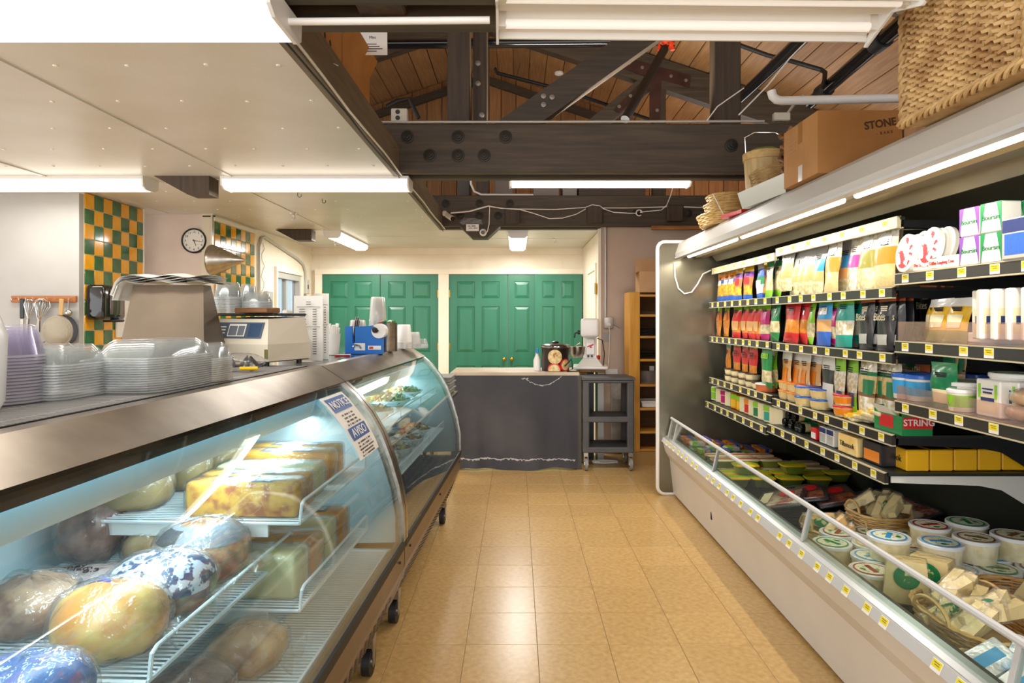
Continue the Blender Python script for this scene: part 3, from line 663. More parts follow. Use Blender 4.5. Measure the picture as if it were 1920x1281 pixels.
# ---- salads in the far case
m_plate = M('plate_glaze', 'dfe9ec', .2)
gr = [M('salad_%d' % i, c, .5) for i, c in enumerate(('7d8f3f', 'c9b26a', '93432f', 'e7dfc4', '5c6b2c', 'a88450'))]
def dish(t, s, z, r, h, label, seed, oval=1., cover=False):
    o = thing('salad_dish', label, 'dish', L(t, s, z), LR, group='dishes of salad in the far deli case')
    MB().lathe([(r*.55, 0), (r*.58, .004), (r*.9, h*.8), (r, h), (r*1.01, h+.003), (r*.96, h), (r*.86, h*.75), (r*.5, .008), (0, .008)], 28, sy=oval).build('dish', m_plate, o, True)
    rnd = random.Random(seed); mb = MB()
    for k in range(150):
        a = rnd.uniform(0, 2*PI); q = r*.85*math.sqrt(rnd.random()); zc = h*.55+.035*(1-(q/r)**2)+rnd.uniform(0, .012); e = rnd.uniform(.006, .016)
        mb.T = Matrix.Translation((q*math.cos(a), q*math.sin(a)*oval, zc)) @ Matrix.Rotation(rnd.uniform(0, 6), 4, Vector((rnd.random()+.1, rnd.random(), rnd.random())).normalized())
        mb.mi = rnd.randrange(6); mb.box(-e, e, -e*.7, e*.7, -e*.3, e*.3)
    tag(mb.build('salad', gr, o), kind='stuff')
    if cover: MB().blob((0, 0, h*.9), (r*.98, r*.98*oval, .06), seed, .05, 18, 10).build('wrap', m_wrap, o, True)
# solid white shelf boards in the far case
def glass_shelf(t0, t1, s0, s1, z, label):
    o = thing('case_shelf', label, 'shelf', (0, 0, 0), LR, group='shelves in the far deli case')
    MB().rbox(t0, t1, s0, s1, z-.014, z, .004, 1).build('board', M('shelf_white', 'e4ebee', .3), o)
    MB().tube([(t1, s0+.02, z), (t1, s0+.02, z+.045), (t1, s1-.02, z+.045), (t1, s1-.02, z)], .004, 6).build('front_rail', m_wire, o, True)
    for k in (.33, .66): MB().cyl((t1, s0+(s1-s0)*k, z), (t1, s0+(s1-s0)*k, z+.045), .004, n=6).build('rail_post', m_wire, o)
glass_shelf(-1.45, -.745, 2.90, 4.60, .87, 'upper white shelf of the far deli case')
glass_shelf(-1.45, -.69, 2.90, 4.60, .635, 'lower white shelf of the far deli case')
dish(-.90, 3.36, .872, .15, .055, 'wide white bowl of chicken salad on the upper shelf', 1)
dish(-.91, 3.86, .872, .15, .05, 'oval white plate of green salad on the upper shelf', 2, 1.15)
dish(-.92, 4.33, .872, .13, .045, 'small white plate of salad at the far end of the upper shelf', 3)
dish(-.83, 3.3, .637, .12, .05, 'round bowl of chopped salad nearest on the lower shelf', 4, cover=True)
dish(-.83, 3.62, .637, .12, .05, 'wrapped bowl of vegetable salad second on the lower shelf', 5, cover=True)
dish(-.83, 3.94, .637, .12, .045, 'bowl of tomato salad third on the lower shelf', 6, cover=True)
dish(-.83, 4.26, .637, .11, .045, 'bowl of salad farthest on the lower shelf', 7)
o = thing('paper_sheet', 'tilted sheet of brown paper inside the far case glass', 'paper', (0, 0, 0), LR)
MB().add([(-.86, 2.95, 1.08), (-.85, 3.95, 1.08), (-.84, 3.7, 1.0), (-.84, 2.95, .96)], [(0, 1, 2, 3)]).build('sheet', clear('tan_translucent_paper', 'f0dcc0', .05, .22, 'dcc8a8', .2), o)
# ================================================================ ON THE DELI COUNTER
ZT = 1.19
def stack_round(t, s, z, r, n, label, mat, h=.11, pitch=.009, base=None, oval=1., rz=0., name='cup_stack', cat='cups', group='stacks of clear cups'):
    """nested upside-down cups; each cup is a part"""
    o = thing(name, label, cat, L(t, s, z), LR+rz, group=group)
    me = MB().lathe([(r, 0), (r, .004), (r*.96, .005), (r*.78, h-.004), (r*.72, h), (0, h)], 20, sy=oval)
    for q in range(min(41, len(me.m))): me.m[q] = 1 if q < 40 else 0
    me = me.mesh([mat, m_rimw], True)
    for k in range(n): ob('cup', me, o, (0, 0, k*pitch))
    return o
# clear hinged containers stacked on the mat
def clam(t, s, z, lx, ly, n, pitch, label, mat, h=.05, rz=0.):
    o = thing('container_stack', label, 'containers', L(t, s, z), LR+rz, group='stacks of clear containers on the mat')
    me = MB()
    rings = [(1., 0), (1., .003), (.95, .004), (.86, h*.7), (.7, h), (.0, h)]
    def sq(a, e=5.): c, d = math.cos(a), math.sin(a); k = (abs(c)**e+abs(d)**e)**(-1/e); return c*k, d*k
    nn = 28
    vs = [(lx/2*k*sq(2*PI*i/nn)[0], ly/2*k*sq(2*PI*i/nn)[1], zz) for k, zz in rings for i in range(nn)]
    me.add(vs, [(j*nn+i, j*nn+(i+1) % nn, (j+1)*nn+(i+1) % nn, (j+1)*nn+i) for j in range(len(rings)-1) for i in range(nn)])
    for q in range(nn*2): me.m[q] = 1
    ms = me.mesh([mat, m_rimw], True)
    for k in range(n): ob('container', ms, o, (0, 0, k*pitch))
m_rimw = clear('container_rim', 'f8fafa', .08, .55, 'ffffff', .1)
m_cont = clear('container_plastic', 'f6f8f8', .05, .12, 'ffffff', .08, top=.55)
m_contb = clear('lilac_plastic', 'f6f5fb', .05, .16, 'f2f1fa', .08, top=.55)
clam(-1.10, 1.86, 1.197, .19, .36, 15, .0062, 'long stack of clear hinged containers on the ribbed mat', m_cont, .05)
clam(-1.08, 2.05, 1.197, .17, .15, 12, .0062, 'short stack of clear trays with cream paper inside', m_cont, .05)
o = MB().box(-.07, .07, -.055, .055, 0, .06).build('paper_liners', M('cream_paper', 'e3d4a8', .7), None, False, L(-1.08, 2.05, 1.198), (0, 0, LR)); tag(o, 'block of cream paper liners inside the clear trays', 'paper')
clam(-1.22, 1.62, 1.197, .17, .2, 13, .0066, 'stack of ribbed clear lids between two container stacks', m_cont, .05)
stack_round(-1.28, 1.50, 1.197, .105, 15, 'lilac-tinted stack of fluted clear bowls at the counter edge', m_contb, .075, .0075, name='bowl_stack', cat='bowls', group='stacks of clear containers on the mat')
o = thing('storage_tub', 'tall frosted white tub cut by the frame beside the bowls', 'tub', L(-1.24, 1.30, 1.197), LR)
MB().lathe([(.11, 0), (.12, .02), (.125, .16), (.11, .20), (.06, .22), (0, .222)], 24).build('tub', m_frost, o, True)
# folded steel stand with plastic bags
m_bst = M('brushed_steel_sheet', '857766', .42, .85, noise=(3, '716557'))
o = thing('steel_stand', 'tapered stainless steel stand holding white plastic bags', 'stand', L(-1.475, 2.62, 1.19), LR)
MB().add([(-.19, -.10, 0), (.165, -.10, 0), (.165, .12, 0), (-.19, .12, 0), (-.16, -.03, .335), (.125, -.03, .335), (.125, .03, .335), (-.16, .03, .335)],
         [(0, 1, 5, 4), (1, 2, 6, 5), (2, 3, 7, 6), (3, 0, 4, 7), (4, 5, 6, 7)]).build('sheet_body', m_bst, o)
MB().cyl((-.10, -.035, .345), (-.10, -.045, .362), .004, n=6).cyl((.06, -.035, .345), (.06, -.045, .362), .004, n=6).build('bag_pin', m_blackm, o)
o = thing('plastic_bags', 'sheaf of white plastic bags draped over the steel stand', 'bags', L(-1.475, 2.62, 1.529), LR)
for k in range(5):
    rnd = random.Random(k); dz = .006*k
    MB().grid(lambda u, v: (-.22+.40*u+.01*math.sin(9*v+k), -.075+.15*v, .004+dz+.012*math.sin(PI*u)*math.sin(PI*v)+.005*math.sin(17*u+k)-(.07*(abs(.1-u)*10)**2 if u < .1 else 0)), 20, 6).build('bag', m_pvc, o, True)
# towel dispenser etc. on the tile wall come later; deli scale
o = thing('deli_scale', 'beige electronic deli scale with dark display panel', 'scale', L(-1.245, 2.84, 1.2145), LR-.30)
MB().prism([(-.17, 0), (.0, -.0), (.17, 0), (.17, .02), (.165, .02)], 'y', -.01, .01)
hb = MB()
hb.add([(-.165, -.12, 0), (.165, -.12, 0), (.165, .16, 0), (-.165, .16, 0), (-.165, -.125, .07), (.165, -.125, .07), (.16, .16, .07), (-.165, .16, .07), (-.155, -.085, .175), (.135, -.085, .175), (.135, .15, .185), (-.155, .15, .185)],
       [(3, 2, 1, 0), (0, 1, 5, 4), (1, 2, 6, 5), (2, 3, 7, 6), (3, 0, 4, 7), (4, 5, 9, 8), (5, 6, 10, 9), (6, 7, 11, 10), (7, 4, 8, 11), (8, 9, 10, 11)])
hb.build('body', m_beige, o)
def face(x0, x1, f0, f1, off=.001):
    P = lambda x, f: (x, -.125+.04*f-off, .07+.105*f+off*.3)
    return MB().add([P(x0, f0), P(x1, f0), P(x1, f1), P(x0, f1)], [(0, 1, 2, 3)])
face(-.115, .125, .22, .86).build('display_panel', M('panel_slate', '4f5a68', .4), o)
face(-.055, .035, .30, .80, .002).build('display_bezel', m_labw, o)
face(-.050, -.008, .34, .72, .003).build('display', M('display_grey', '767d85', .25), o)
face(-.003, .030, .34, .72, .003).build('display', M('display_grey', '767d85', .25), o)
face(.052, .112, .30, .80, .002).build('display', M('display_blue', '39506f', .25), o)
m = MB()
for r in range(3): m.add([(-.108, -.125+.04*(.42+.12*r)-.002, .07+.105*(.42+.12*r)), (-.07, -.125+.04*(.42+.12*r)-.002, .07+.105*(.42+.12*r)), (-.07, -.125+.04*(.47+.12*r)-.002, .07+.105*(.47+.12*r)), (-.108, -.125+.04*(.47+.12*r)-.002, .07+.105*(.47+.12*r))], [(0, 1, 2, 3)])
m.build('print', m_labw, o)
MB().box(.150, .166, -.1272, -.126, .012, .05).build('label', M('gold_label', '6b6a2e', .4), o)
MB().box(-.16, .16, -.118, .15, -.004, 0).build('seam', m_blackm, o)
for x in (-.13, .13):
    for y in (-.09, .12): MB().cyl((x, y, -.024), (x, y, 0), .012, n=10).build('foot', m_blackm, o)
MB().rbox(-.16, .14, -.06, .16, .188, .2, .004, 1).build('platter', m_blackm, o)
b = MB().rbox(-.02, .145, -.11, -.02, .2005, .222, .004, 1).build('wood_block', wood('walnut', '6b4526', '8a5e36', .5), None, False, o.location, o.rotation_euler); tag(b, 'narrow brown wooden board lying on the deli scale', 'board')
stack_round(-1.40, 2.90, 1.416, .06, 12, 'tall stack of clear deli cups on the scale platter', m_cont, .07, .006)
stack_round(-1.285, 2.94, 1.416, .065, 9, 'short stack of clear deli lids behind the wooden board', m_cont, .045, .006)
stack_round(-1.37, 3.04, 1.416, .04, 7, 'small stack of clear cups behind the taller stack', m_cont, .1, .006)
# black tangle and bag beside the scale
o = thing('plastic_sleeve', 'crumpled clear bag with black cord and yellow marker beside the scale', 'bag', L(-1.12, 2.42, 1.197), LR)
MB().blob((0, 0, .03), (.09, .06, .035), 4, .2, 16, 10, p=2).build('bag', m_wrap, o, True)
MB().tube([(-.06+.012*i, .03*math.sin(i*1.3), .03+.02*math.cos(i*2.1)) for i in range(12)], .008, 6).build('cord', m_black, o, True)
MB().cyl((.02, -.05, .012), (.08, -.035, .012), .007, n=8).build('marker', M('yellow_marker', 'f2c413', .4), o, True)
# standing price list cards
def card(t, s, z, wd, h, rz, label, title=True):
    o = thing('price_list', label, 'paper', L(t, s, z), LR+rz, group='standing price lists')
    MB().grid(lambda u, v: (-wd/2+wd*u, .012*math.sin(PI*u), h*v), 6, 2).build('sheet', m_paper, o, True)
    rnd = random.Random(int(s*100)); m = MB()
    for r in range(22):
        z0 = h*(.90-.038*r)
        if r in (2, 10): m.box(-wd*.4, wd*.4, -.003, -.001, z0, z0+.0018); continue
        ln = rnd.uniform(.18, .32) if r > 2 else rnd.uniform(.1, .2)
        c = -.22 if r > 2 else 0
        m.box(wd*(c-ln/2), wd*(c+ln/2), -.003, -.001, z0, z0+.0028)
        if r > 2: m.box(wd*.15, wd*.28, -.003, -.001, z0, z0+.0028)
    m.build('printed_lines', m_ink, o)
card(-1.115, 3.12, 1.19, .135, .31, .1, 'tall white price list standing beside the deli scale')
card(-1.085, 3.22, 1.19, .07, .325, .5, 'narrow white price list just behind the tall one')
# spray bottle
o = thing('spray_bottle', 'white spray bottle with blue trigger behind the wooden board', 'bottle', L(-1.30, 3.35, 1.19), LR)
MB().lathe([(.045, 0), (.048, .02), (.048, .13), (.035, .17), (.015, .19), (.015, .22), (0, .22)], 18).build('bottle', m_pvc, o, True)
MB().rbox(-.015, .015, -.05, .02, .22, .245, .006, 1).build('nozzle', m_pvc, o); MB().rbox(-.008, .008, -.05, -.03, .17, .215, .004, 1).build('trigger', M('trigger_blue', '2d7ed1', .4), o)
# cup of utensils
o = thing('utensil_cup', 'white paper cup of plastic cutlery and straws', 'cup', L(-1.165, 3.66, 1.19), LR)
MB().lathe([(.028, 0), (.037, .115), (.0385, .118), (.036, .118), (.027, .004), (0, .004)], 20).build('cup', m_pvc, o, True)
for k in range(12):
    a = k*2.4; r = .024; tl = .02+.012*(k % 3)
    MB().cyl((r*.4*math.cos(a), r*.4*math.sin(a), .02), (r*1.2*math.cos(a), r*1.2*math.sin(a), .15+.008*(k % 4)), .0032, .007, n=6).build('cutlery', m_pvc, o)
o = thing('straw_holder', 'black cup of dark straws behind the cutlery cup', 'cup', L(-1.12, 3.86, 1.19), LR)
MB().lathe([(.03, 0), (.036, .10), (.033, .10), (.028, .004), (0, .004)], 16).build('cup', m_blackm, o, True)
for k in range(9): MB().cyl((.004*(k % 3), .004*(k//3), .02), (.02+.009*(k % 3), .01+.012*(k//3)-.01, .19+.008*(k % 4)), .0026, n=5).build('straw', m_steel2 if k % 2 else m_blackm, o)
# blue bag sealer
o = thing('bag_sealer', 'blue metal bag-neck tape sealer on the far deli case', 'sealer', L(-1.035, 3.80, 1.19), LR)
m_bl = M('sealer_blue', '1f6fc4', .35)
MB().prism([(-.105, 0), (.115, 0), (.115, .155), (.10, .165), (-.045, .155), (-.05, .06), (-.062, .06), (-.066, .158), (-.105, .155)], 'y', -.012, .012).build('body', m_bl, o)
MB().box(-.105, .115, -.05, .05, 0, .004).build('base', m_bl, o)
MB().cyl((.095, -.03, .13), (.095, .03, .13), .042, n=22).build('tape_roll', m_labw, o, True)
MB().cyl((.072, -.036, .132), (.082, -.036, .145), .02, n=12).cyl((.075, -.04, .135), (.075, -.03, .135), .016, n=14).build('hub', m_blackm, o)
MB().rbox(-.05, .012, -.015, -.0125, .018, .06, .003, 1).build('label', m_labw, o); MB().rbox(.03, .105, -.015, -.0125, .022, .045, .002, 1).build('label', m_labw, o)
MB().box(.036, .06, -.0158, -.0148, .027, .040).build('logo', M('logo_red', 'cc2b2b', .4), o)
MB().tube([(-.055, -.02, .04), (-.045, -.025, .05), (-.02, -.02, .045), (-.01, -.02, .03)], .006, 6).build('lever', m_chrome, o, True)
# cups behind
stack_round(-1.125, 4.0, 1.19, .058, 14, 'squat stack of frosted cups beside the blue sealer', m_frost, .115, .006)
stack_round(-1.05, 4.19, 1.19, .056, 24, 'tallest stack of frosted cups behind the blue sealer', m_frost, .15, .0082)
stack_round(-.93, 4.42, 1.19, .055, 7, 'short stack of white cups behind the steel canister', m_pvc, .12, .007)
stack_round(-.88, 4.50, 1.19, .05, 6, 'stack of small clear cups near the far case end', m_frost, .08, .006)
stack_round(-.84, 4.58, 1.19, .045, 4, 'lowest stack of clear cups at the far case end', m_cont, .045, .006)
o = thing('steel_canister', 'stainless canister filled with red and green wrapped sweets', 'canister', L(-.955, 4.05, 1.19), LR)
MB().lathe([(.058, 0), (.06, .005), (.06, .172), (.062, .176), (.058, .176), (.056, .02), (0, .02)], 24).build('canister', m_steel, o, True)
for k in range(14):
    a = k*2.4; r = .04*math.sqrt(k/14); MB().blob((r*math.cos(a), r*math.sin(a), .175+.008*(k % 2)), (.014, .012, .01), k, .1, 8, 6).build('sweet', [M('sweet_red', 'cc1f2b', .3), M('sweet_green', '2f8a3a', .3), m_labw][k % 3], o, True)
o = thing('spoon_rest', 'white plastic ladle lying at the far case end', 'ladle', L(-.86, 4.62, 1.19), LR)
MB().blob((0, 0, .012), (.04, .025, .012), 2, .02, 14, 8).build('bowl', m_pvc, o, True); MB().tube([(-.03, 0, .015), (-.12, .02, .03)], .006, 6).build('handle', m_pvc, o, True)
o = thing('receipt_pad', 'red-edged pad lying beside the cutlery cup', 'pad', L(-1.09, 3.58, 1.19), LR+.2)
MB().box(-.04, .04, -.03, .03, 0, .006).build('pad', m_paper, o); MB().box(-.04, .04, -.034, -.03, 0, .006).build('binding', M('red_binding', 'c2313a', .5), o)

# ================================================================ LEFT WALL FITTINGS
# clock
o = thing('wall_clock', 'round black-rimmed clock on the pale pink wall', 'clock', (0, 0, 0)); p = U(366, 452, Y=YC)
o.location = (p.x, YC, p.z); R_ = .112
MB(Matrix.Rotation(PI/2, 4, 'X')).lathe([(R_, 0), (R_, .03), (R_-.006, .036), (R_-.013, .032), (R_-.013, .02)], 40).build('rim', m_blackm, o, True)
MB(Matrix.Rotation(PI/2, 4, 'X')).lathe([(R_-.012, .0), (R_-.012, .021), (0, .021)], 40).build('dial', m_paper, o)
for k in range(1, 13):
    a = PI/2-2*PI*k/12; text(str(k), .027, m_ink, o, (.078*math.cos(a), -.0225, .078*math.sin(a)), RX, name='numeral')
def hand(a, ln, wd, nm):
    a = PI/2-a; d = Vector((math.cos(a), 0, math.sin(a))); n = Vector((-d.z, 0, d.x))*wd; q = Vector((0, -.025, 0))
    MB().add([q-d*.012+n, q-d*.012-n, q+d*ln-n*.5, q+d*ln+n*.5], [(0, 1, 2, 3)]).build(nm, m_ink, o)
hand(2*PI*5.27/12, .05, .004, 'hour_hand'); hand(2*PI*16/60, .075, .0025, 'minute_hand')
# steel funnel hanging by its handle
p = U(409, 490, Y=5.93)
o = thing('steel_funnel', 'large conical stainless strainer hanging against the tiles', 'strainer', (p.x+.0, 5.83, p.z))
MB(Matrix.Rotation(PI/2, 4, 'Y')).lathe([(.135, -.015), (.138, 0), (.135, .012), (.0, .30)], 36).build('cone', m_steel, o, True)
MB().box(-.015, .0, -.012, .012, .12, .40).build('handle', m_steel2, o); MB().cyl((-.1, .02, .39), (.01, .02, .39), .006, n=8).build('hook', m_blackm, o)
# utensil rack on the grey panel
a = U(20, 556, Y=YG-.02); c = U(142, 566, Y=YG-.02)
o = thing('utensil_rack', 'brown wooden peg rack with brass hooks on the grey panel', 'rack', (0, 0, 0))
MB().rbox(a.x, c.x, YG-.022, YG, c.z-.005, a.z+.005, .004, 1).build('board', wood('rack_wood', 'a9662a', '8a4f20', .5), o)
zr = (a.z+c.z)/2; hk = [a.x+.03+i*(c.x-a.x-.06)/8 for i in range(9)]
for x in hk: MB().tube([(x, YG-.02, zr+.005), (x, YG-.05, zr-.004), (x, YG-.055, zr+.012)], .003, 6).build('hook', m_chrome, o, True)
def whisk(x, ln, r, lab, tilt):
    o = thing('whisk', lab, 'whisk', (x, YG-.045, zr-.0), 0, 'whisks on the utensil rack', rot=(0, tilt, 0))
    MB().cyl((0, 0, -ln), (0, 0, -ln*.55), .009, n=8).build('handle', m_steel2, o, True)
    for k in range(8):
        q = PI*k/8; c_, s_ = math.cos(q)*r, math.sin(q)*r*.6
        MB().tube([(c_*f, s_*f, -ln*.55+ln*.55*g) for f, g in ((.1, 0), (.55, .35), (1, .7), (.8, .93), (0, 1), (-.8, .93), (-1, .7), (-.55, .35), (-.1, 0))], .0016, 5).build('wire', m_chrome, o, True)
whisk(hk[2]+.02, .26, .035, 'small wire whisk on the peg rack', .06); whisk(hk[4]-.01, .24, .035, 'middle wire whisk on the peg rack', .02); whisk(hk[5]-.03, .30, .055, 'largest wire whisk on the peg rack, tilted', .22)
o = thing('spatula', 'black handled spatula hanging on the peg rack', 'spatula', (hk[1]+.02, YG-.045, zr)); MB().rbox(-.016, .016, -.006, .006, -.14, 0, .004, 1).build('handle', m_blackm, o); MB().rbox(-.014, .014, -.004, .004, -.28, -.14, .003, 1).build('blade', m_steel2, o)
o = thing('ladle', 'steel ladle hanging at the end of the peg rack', 'ladle', (hk[8]-.005, YG-.045, zr)); MB().cyl((0, 0, -.08), (0, 0, 0), .004, n=6).build('handle', m_steel2, o); MB().blob((0, 0, -.10), (.025, .02, .022), 1, 0, 14, 8, p=2).build('bowl', m_steel, o, True)
o = thing('strainer', 'round mesh strainer with wooden handle on the peg rack', 'strainer', (hk[7], YG-.05, zr), rot=(0, .05, 0))
MB().rbox(-.016, .016, -.006, .006, -.12, .0, .004, 1).build('handle', wood('pale_handle', 'c9a66a', 'b08a50', .5, 2), o)
MB(Matrix.Translation((-.02, 0, -.235)) @ Matrix.Rotation(PI/2, 4, 'X')).lathe([(.112, -.004), (.116, 0), (.112, .006), (.104, .006), (.09, .022), (.05, .034), (0, .036)], 30).build('mesh_bowl', M('mesh_metal', 'a99f8c', .4, .8, bump=(300, .8)), o, True)
MB(Matrix.Translation((.01, .012, -.23)) @ Matrix.Rotation(PI/2, 4, 'X')).lathe([(.115, 0), (.118, .006), (.1, .012), (0, .012)], 30).build('pan_behind', m_blackm, o, True)
for s in (-1, 1): MB().tube([(-.02+s*.08, 0, -.31), (-.02+s*.13, 0, -.345)], .004, 6).build('foot_wire', m_steel2, o)
# black towel dispenser and board on the near tile wall
p = U(185, 560, X=XT1); 
o = thing('towel_dispenser', 'glossy smoked black paper towel dispenser on the tile wall', 'dispenser', (XT1+.008, p.y-.02, 1.51))
MB().rbox(0, .14, -.16, .13, -.13, .135, .03, 3).build('cover', M('smoked_plastic', '1a1512', .08, coat=.5), o, True)
MB().rbox(.14, .155, -.09, .07, -.09, .1, .012, 2).build('window', M('smoked_window', '4a4038', .06, coat=.5), o, True)
MB().rbox(.05, .17, -.03, .06, -.145, -.12, .01, 2).build('lever', m_blackm, o, True)
p2 = U(232, 540, X=XT1)
o = tag(MB().rbox(0, .02, -.14, .2, -.22, .2, .006, 1).build('cutting_board', m_pvc, None, True, (XT1+.008, 5.42, 1.46)), 'white plastic board against the tile wall behind the dispenser', 'board')
# wiring on the left wall
pipe('conduit', [(XT2+.02, 6.98, 1.3), (XT2+.02, 6.98, 2.15), (XT2+.02, 7.03, 2.24), (XT2+.02, 7.12, 2.27), (XT2+.02, 8.2, 2.13), (XT2+.02, 8.42, 2.08), (XT2+.02, 8.5, 2.0), (XT2+.02, 8.52, 1.85)], .015, m_alu, 'grey bent conduit on the cream left wall', 'conduit')
for n, (y, z, w_, h, lab) in enumerate(((7.22, 1.56, .08, .13, 'grey electrical box beside the checkered tiles'), (8.52, 1.80, .055, .09, 'small grey junction box beside the glazed door'))):
    o = thing('junction_box', lab, 'electrical box', (XT2, y, z)); MB().rbox(0, .05, -w_, w_, -h, h, .005, 1).build('box', m_alu, o); MB().box(.05, .053, -w_*.3, w_*.3, -h*.3, h*.3).build('switch', m_blackm, o)
pipe('cable', [(XT2+.01, 7.1+.05*math.sin(i*1.9), 2.2-.06*i) for i in range(10)], .004, m_alu, 'loose grey cables dangling by the bent conduit', 'cable', n=5)
pipe('cable', [(XT2+.01, 8.55, 1.72), (XT2+.01, 8.56, 1.2)], .006, m_pvc, 'straight white cable below the small junction box', 'cable', n=5)
# ================================================================ RIGHT: OPEN DAIRY CASE
m_case = M('case_white_enamel', 'ddd6cc', .35, noise=(2, 'd4ccc0'))
m_hood = M('hood_white', 'c4bdb1', .4)
m_dk = M('case_dark_liner', '23271f', .42)
m_dkm = M('case_dark_metal', '8d8670', .35, .4, noise=(2, '7a7460'))
m_mir = M('dull_mirror_steel', '8a8472', .24, .7, noise=(3, '6f6a5a'), bump=(30, .06, .002))
m_lip = M('lip_grey_plastic', 'c9c9c9', .4)
m_rail = M('price_rail_black', '2b2723', .3, coat=.3)
m_railw = M('price_rail_cream', 'c2b896', .4)
m_tagy = M('tag_yellow', 'f0dc2c', .5); m_tagw = M('tag_white', 'f4f2ec', .5)
YE, YN = 5.22, .7            # far and near ends of the case
SEC = [(3.88, 5.12), (2.63, 3.86), (1.38, 2.61)]
rc = thing('dairy_case', 'long white open refrigerated dairy case with dark shelves', 'display case', (0, 0, 0))
MB().prism([(1.235, .02), (1.205, .285), (1.17, .35), (1.152, .42), (1.165, .455), (1.20, .455), (1.25, .33), (2.25, .33), (2.25, .02)], 'y', YN, YE).build('tub', m_case, rc)
MB().prism([(1.151, .425), (1.164, .457), (1.154, .461), (1.141, .428)], 'y', YN, YE).build('price_lip', m_lip, rc)
MB().prism([(1.166, .457), (1.206, .457), (1.214, .485), (1.20, .485)], 'y', YN, YE).build('glass_channel', M('channel_alu', 'b7b6b2', .3, .8), rc)
MB().box(1.30, 2.25, YN, YE, -.001, .02).build('kick', m_blackm, rc)
MB().box(1.25, 2.12, YN, YE, .33, .338).build('deck_pan', m_dk, rc)
MB().box(2.12, 2.25, YN, YE, .02, 2.0).build('back_panel', m_dk, rc)
# front glass with tube rail and posts, in lengths
m_fglass = clear('front_glass', 'f2f8f4', .04, .03, 'eaf5ee', .03)
MB().prism([(1.178, .46), (1.212, .60), (1.218, .60), (1.184, .46)], 'y', YN+.02, YE-.02).build('front_glass', m_fglass, rc)
MB().tube([(1.215, YN+.02, .612), (1.215, YE-.02, .612)], .011, 8).build('glass_rail', m_lip, rc, True)
for y in (5.17, 5.0, 4.0, 2.75, 1.6): MB().prism([(1.175, .455), (1.212, .61), (1.228, .61), (1.195, .455)], 'y', y-.008, y+.008).build('rail_post', m_lip, rc)
# end panel of dull mirror steel with a rounded white trim
def rr(x0, x1, z0, z1, r, n=5):
    p = []
    for cx, cz, a0 in ((x1-r, z1-r, 0), (x0+r, z1-r, PI/2), (x0+r, z0+r, PI), (x1-r, z0+r, 1.5*PI)):
        p += [(cx+r*math.cos(a0+PI/2*i/n), cz+r*math.sin(a0+PI/2*i/n)) for i in range(n+1)]
    return p
MB().prism(rr(1.12, 2.25, .02, 1.99, .05), 'y', YE, YE+.03).build('end_panel', m_mir, rc)
P_ = rr(1.115, 2.26, .015, 1.995, .055); MB().tube([(x, YE+.012, z) for x, z in P_], .016, 8, True).build('end_trim', m_pvc, rc, True)
# canopy
hp = [(1.255, 1.865), (1.25, 1.90), (1.275, 1.975), (1.30, 1.998), (2.25, 1.998), (2.25, 1.93), (1.62, 1.90), (1.30, 1.885), (1.275, 1.865)]
MB().prism(hp, 'y', YN, YE+.0).build('canopy', m_hood, rc, True, ang=25)
MB().prism([(1.245, 1.862), (1.243, 1.872), (1.285, 1.872), (1.285, 1.862)], 'y', YN, YE-.005).build('canopy_lip', m_lip, rc)
for x in (1.335, 1.43):
    MB().prism([(x-.04, 1.892), (x-.03, 1.878), (x+.03, 1.878), (x+.045, 1.895)], 'y', YN, YE-.05).build('lamp_channel', m_dkm, rc)
tubes = [(y0+.03, y1-.03) for y0, y1 in ((3.95, 5.10), (2.65, 3.9), (1.4, 2.6), (.72, 1.36))]
for x in (1.318,):
    for y0, y1 in tubes: MB().cyl((x, y0, 1.868), (x, y1, 1.868), .013, n=10).build('tube', m_lampw, rc, True)
for y0, y1 in tubes: area('case_tube_glow', (1.318, (y0+y1)/2, 1.852), (0, -.12, 0), .03, y1-y0, 5*(y1-y0)/1.2, (1, .93, .80), rc)
MB().prism([(1.38, 1.893), (1.40, 1.865), (1.47, 1.865), (1.475, 1.872), (1.41, 1.872), (1.395, 1.9)], 'y', YN, YE-.05).build('air_duct', M('duct_metal', 'b6a98c', .3, .7), rc)
MB().prism([(1.50, 1.905), (1.56, 1.835), (1.57, 1.835), (1.53, 1.905)], 'y', YN, YE-.05).build('duct_skirt', m_dkm, rc)
MB().prism([(1.60, 1.905), (2.12, 1.80), (2.12, 1.83), (1.62, 1.92)], 'y', YN, YE-.05).build('rear_slope', m_dkm, rc)
for y in (3.87, 2.62, 1.37): MB().rbox(2.06, 2.12, y-.025, y+.025, .34, 1.8, .004, 1).build('upright', m_blackm, rc)
# perforations on the back panel
pf = MB()
for r in range(3):
    for k in range(70): y = 1.5+k*.026; pf.cyl((2.1185, y, 1.63-.03*r), (2.119, y, 1.63-.03*r), .004, n=6)
tag(pf.build('perforations', m_slot, rc), kind='stuff')
MB().box(2.1, 2.121, 1.0, 3.8, 1.56, 1.66).build('perforated_strip', m_dkm, rc)
# slatted dark deck rack
dg = MB()
for k in range(170): y = YN+.05+k*.026; dg.box(1.26, 2.11, y, y+.009, .338, .350)
for x in (1.35, 1.6, 1.85, 2.08): dg.box(x, x+.01, YN+.03, YE-.05, .338, .347)
tag(dg.build('deck_rack', M('rack_black', '15170f', .35, .4), rc), kind='stuff')
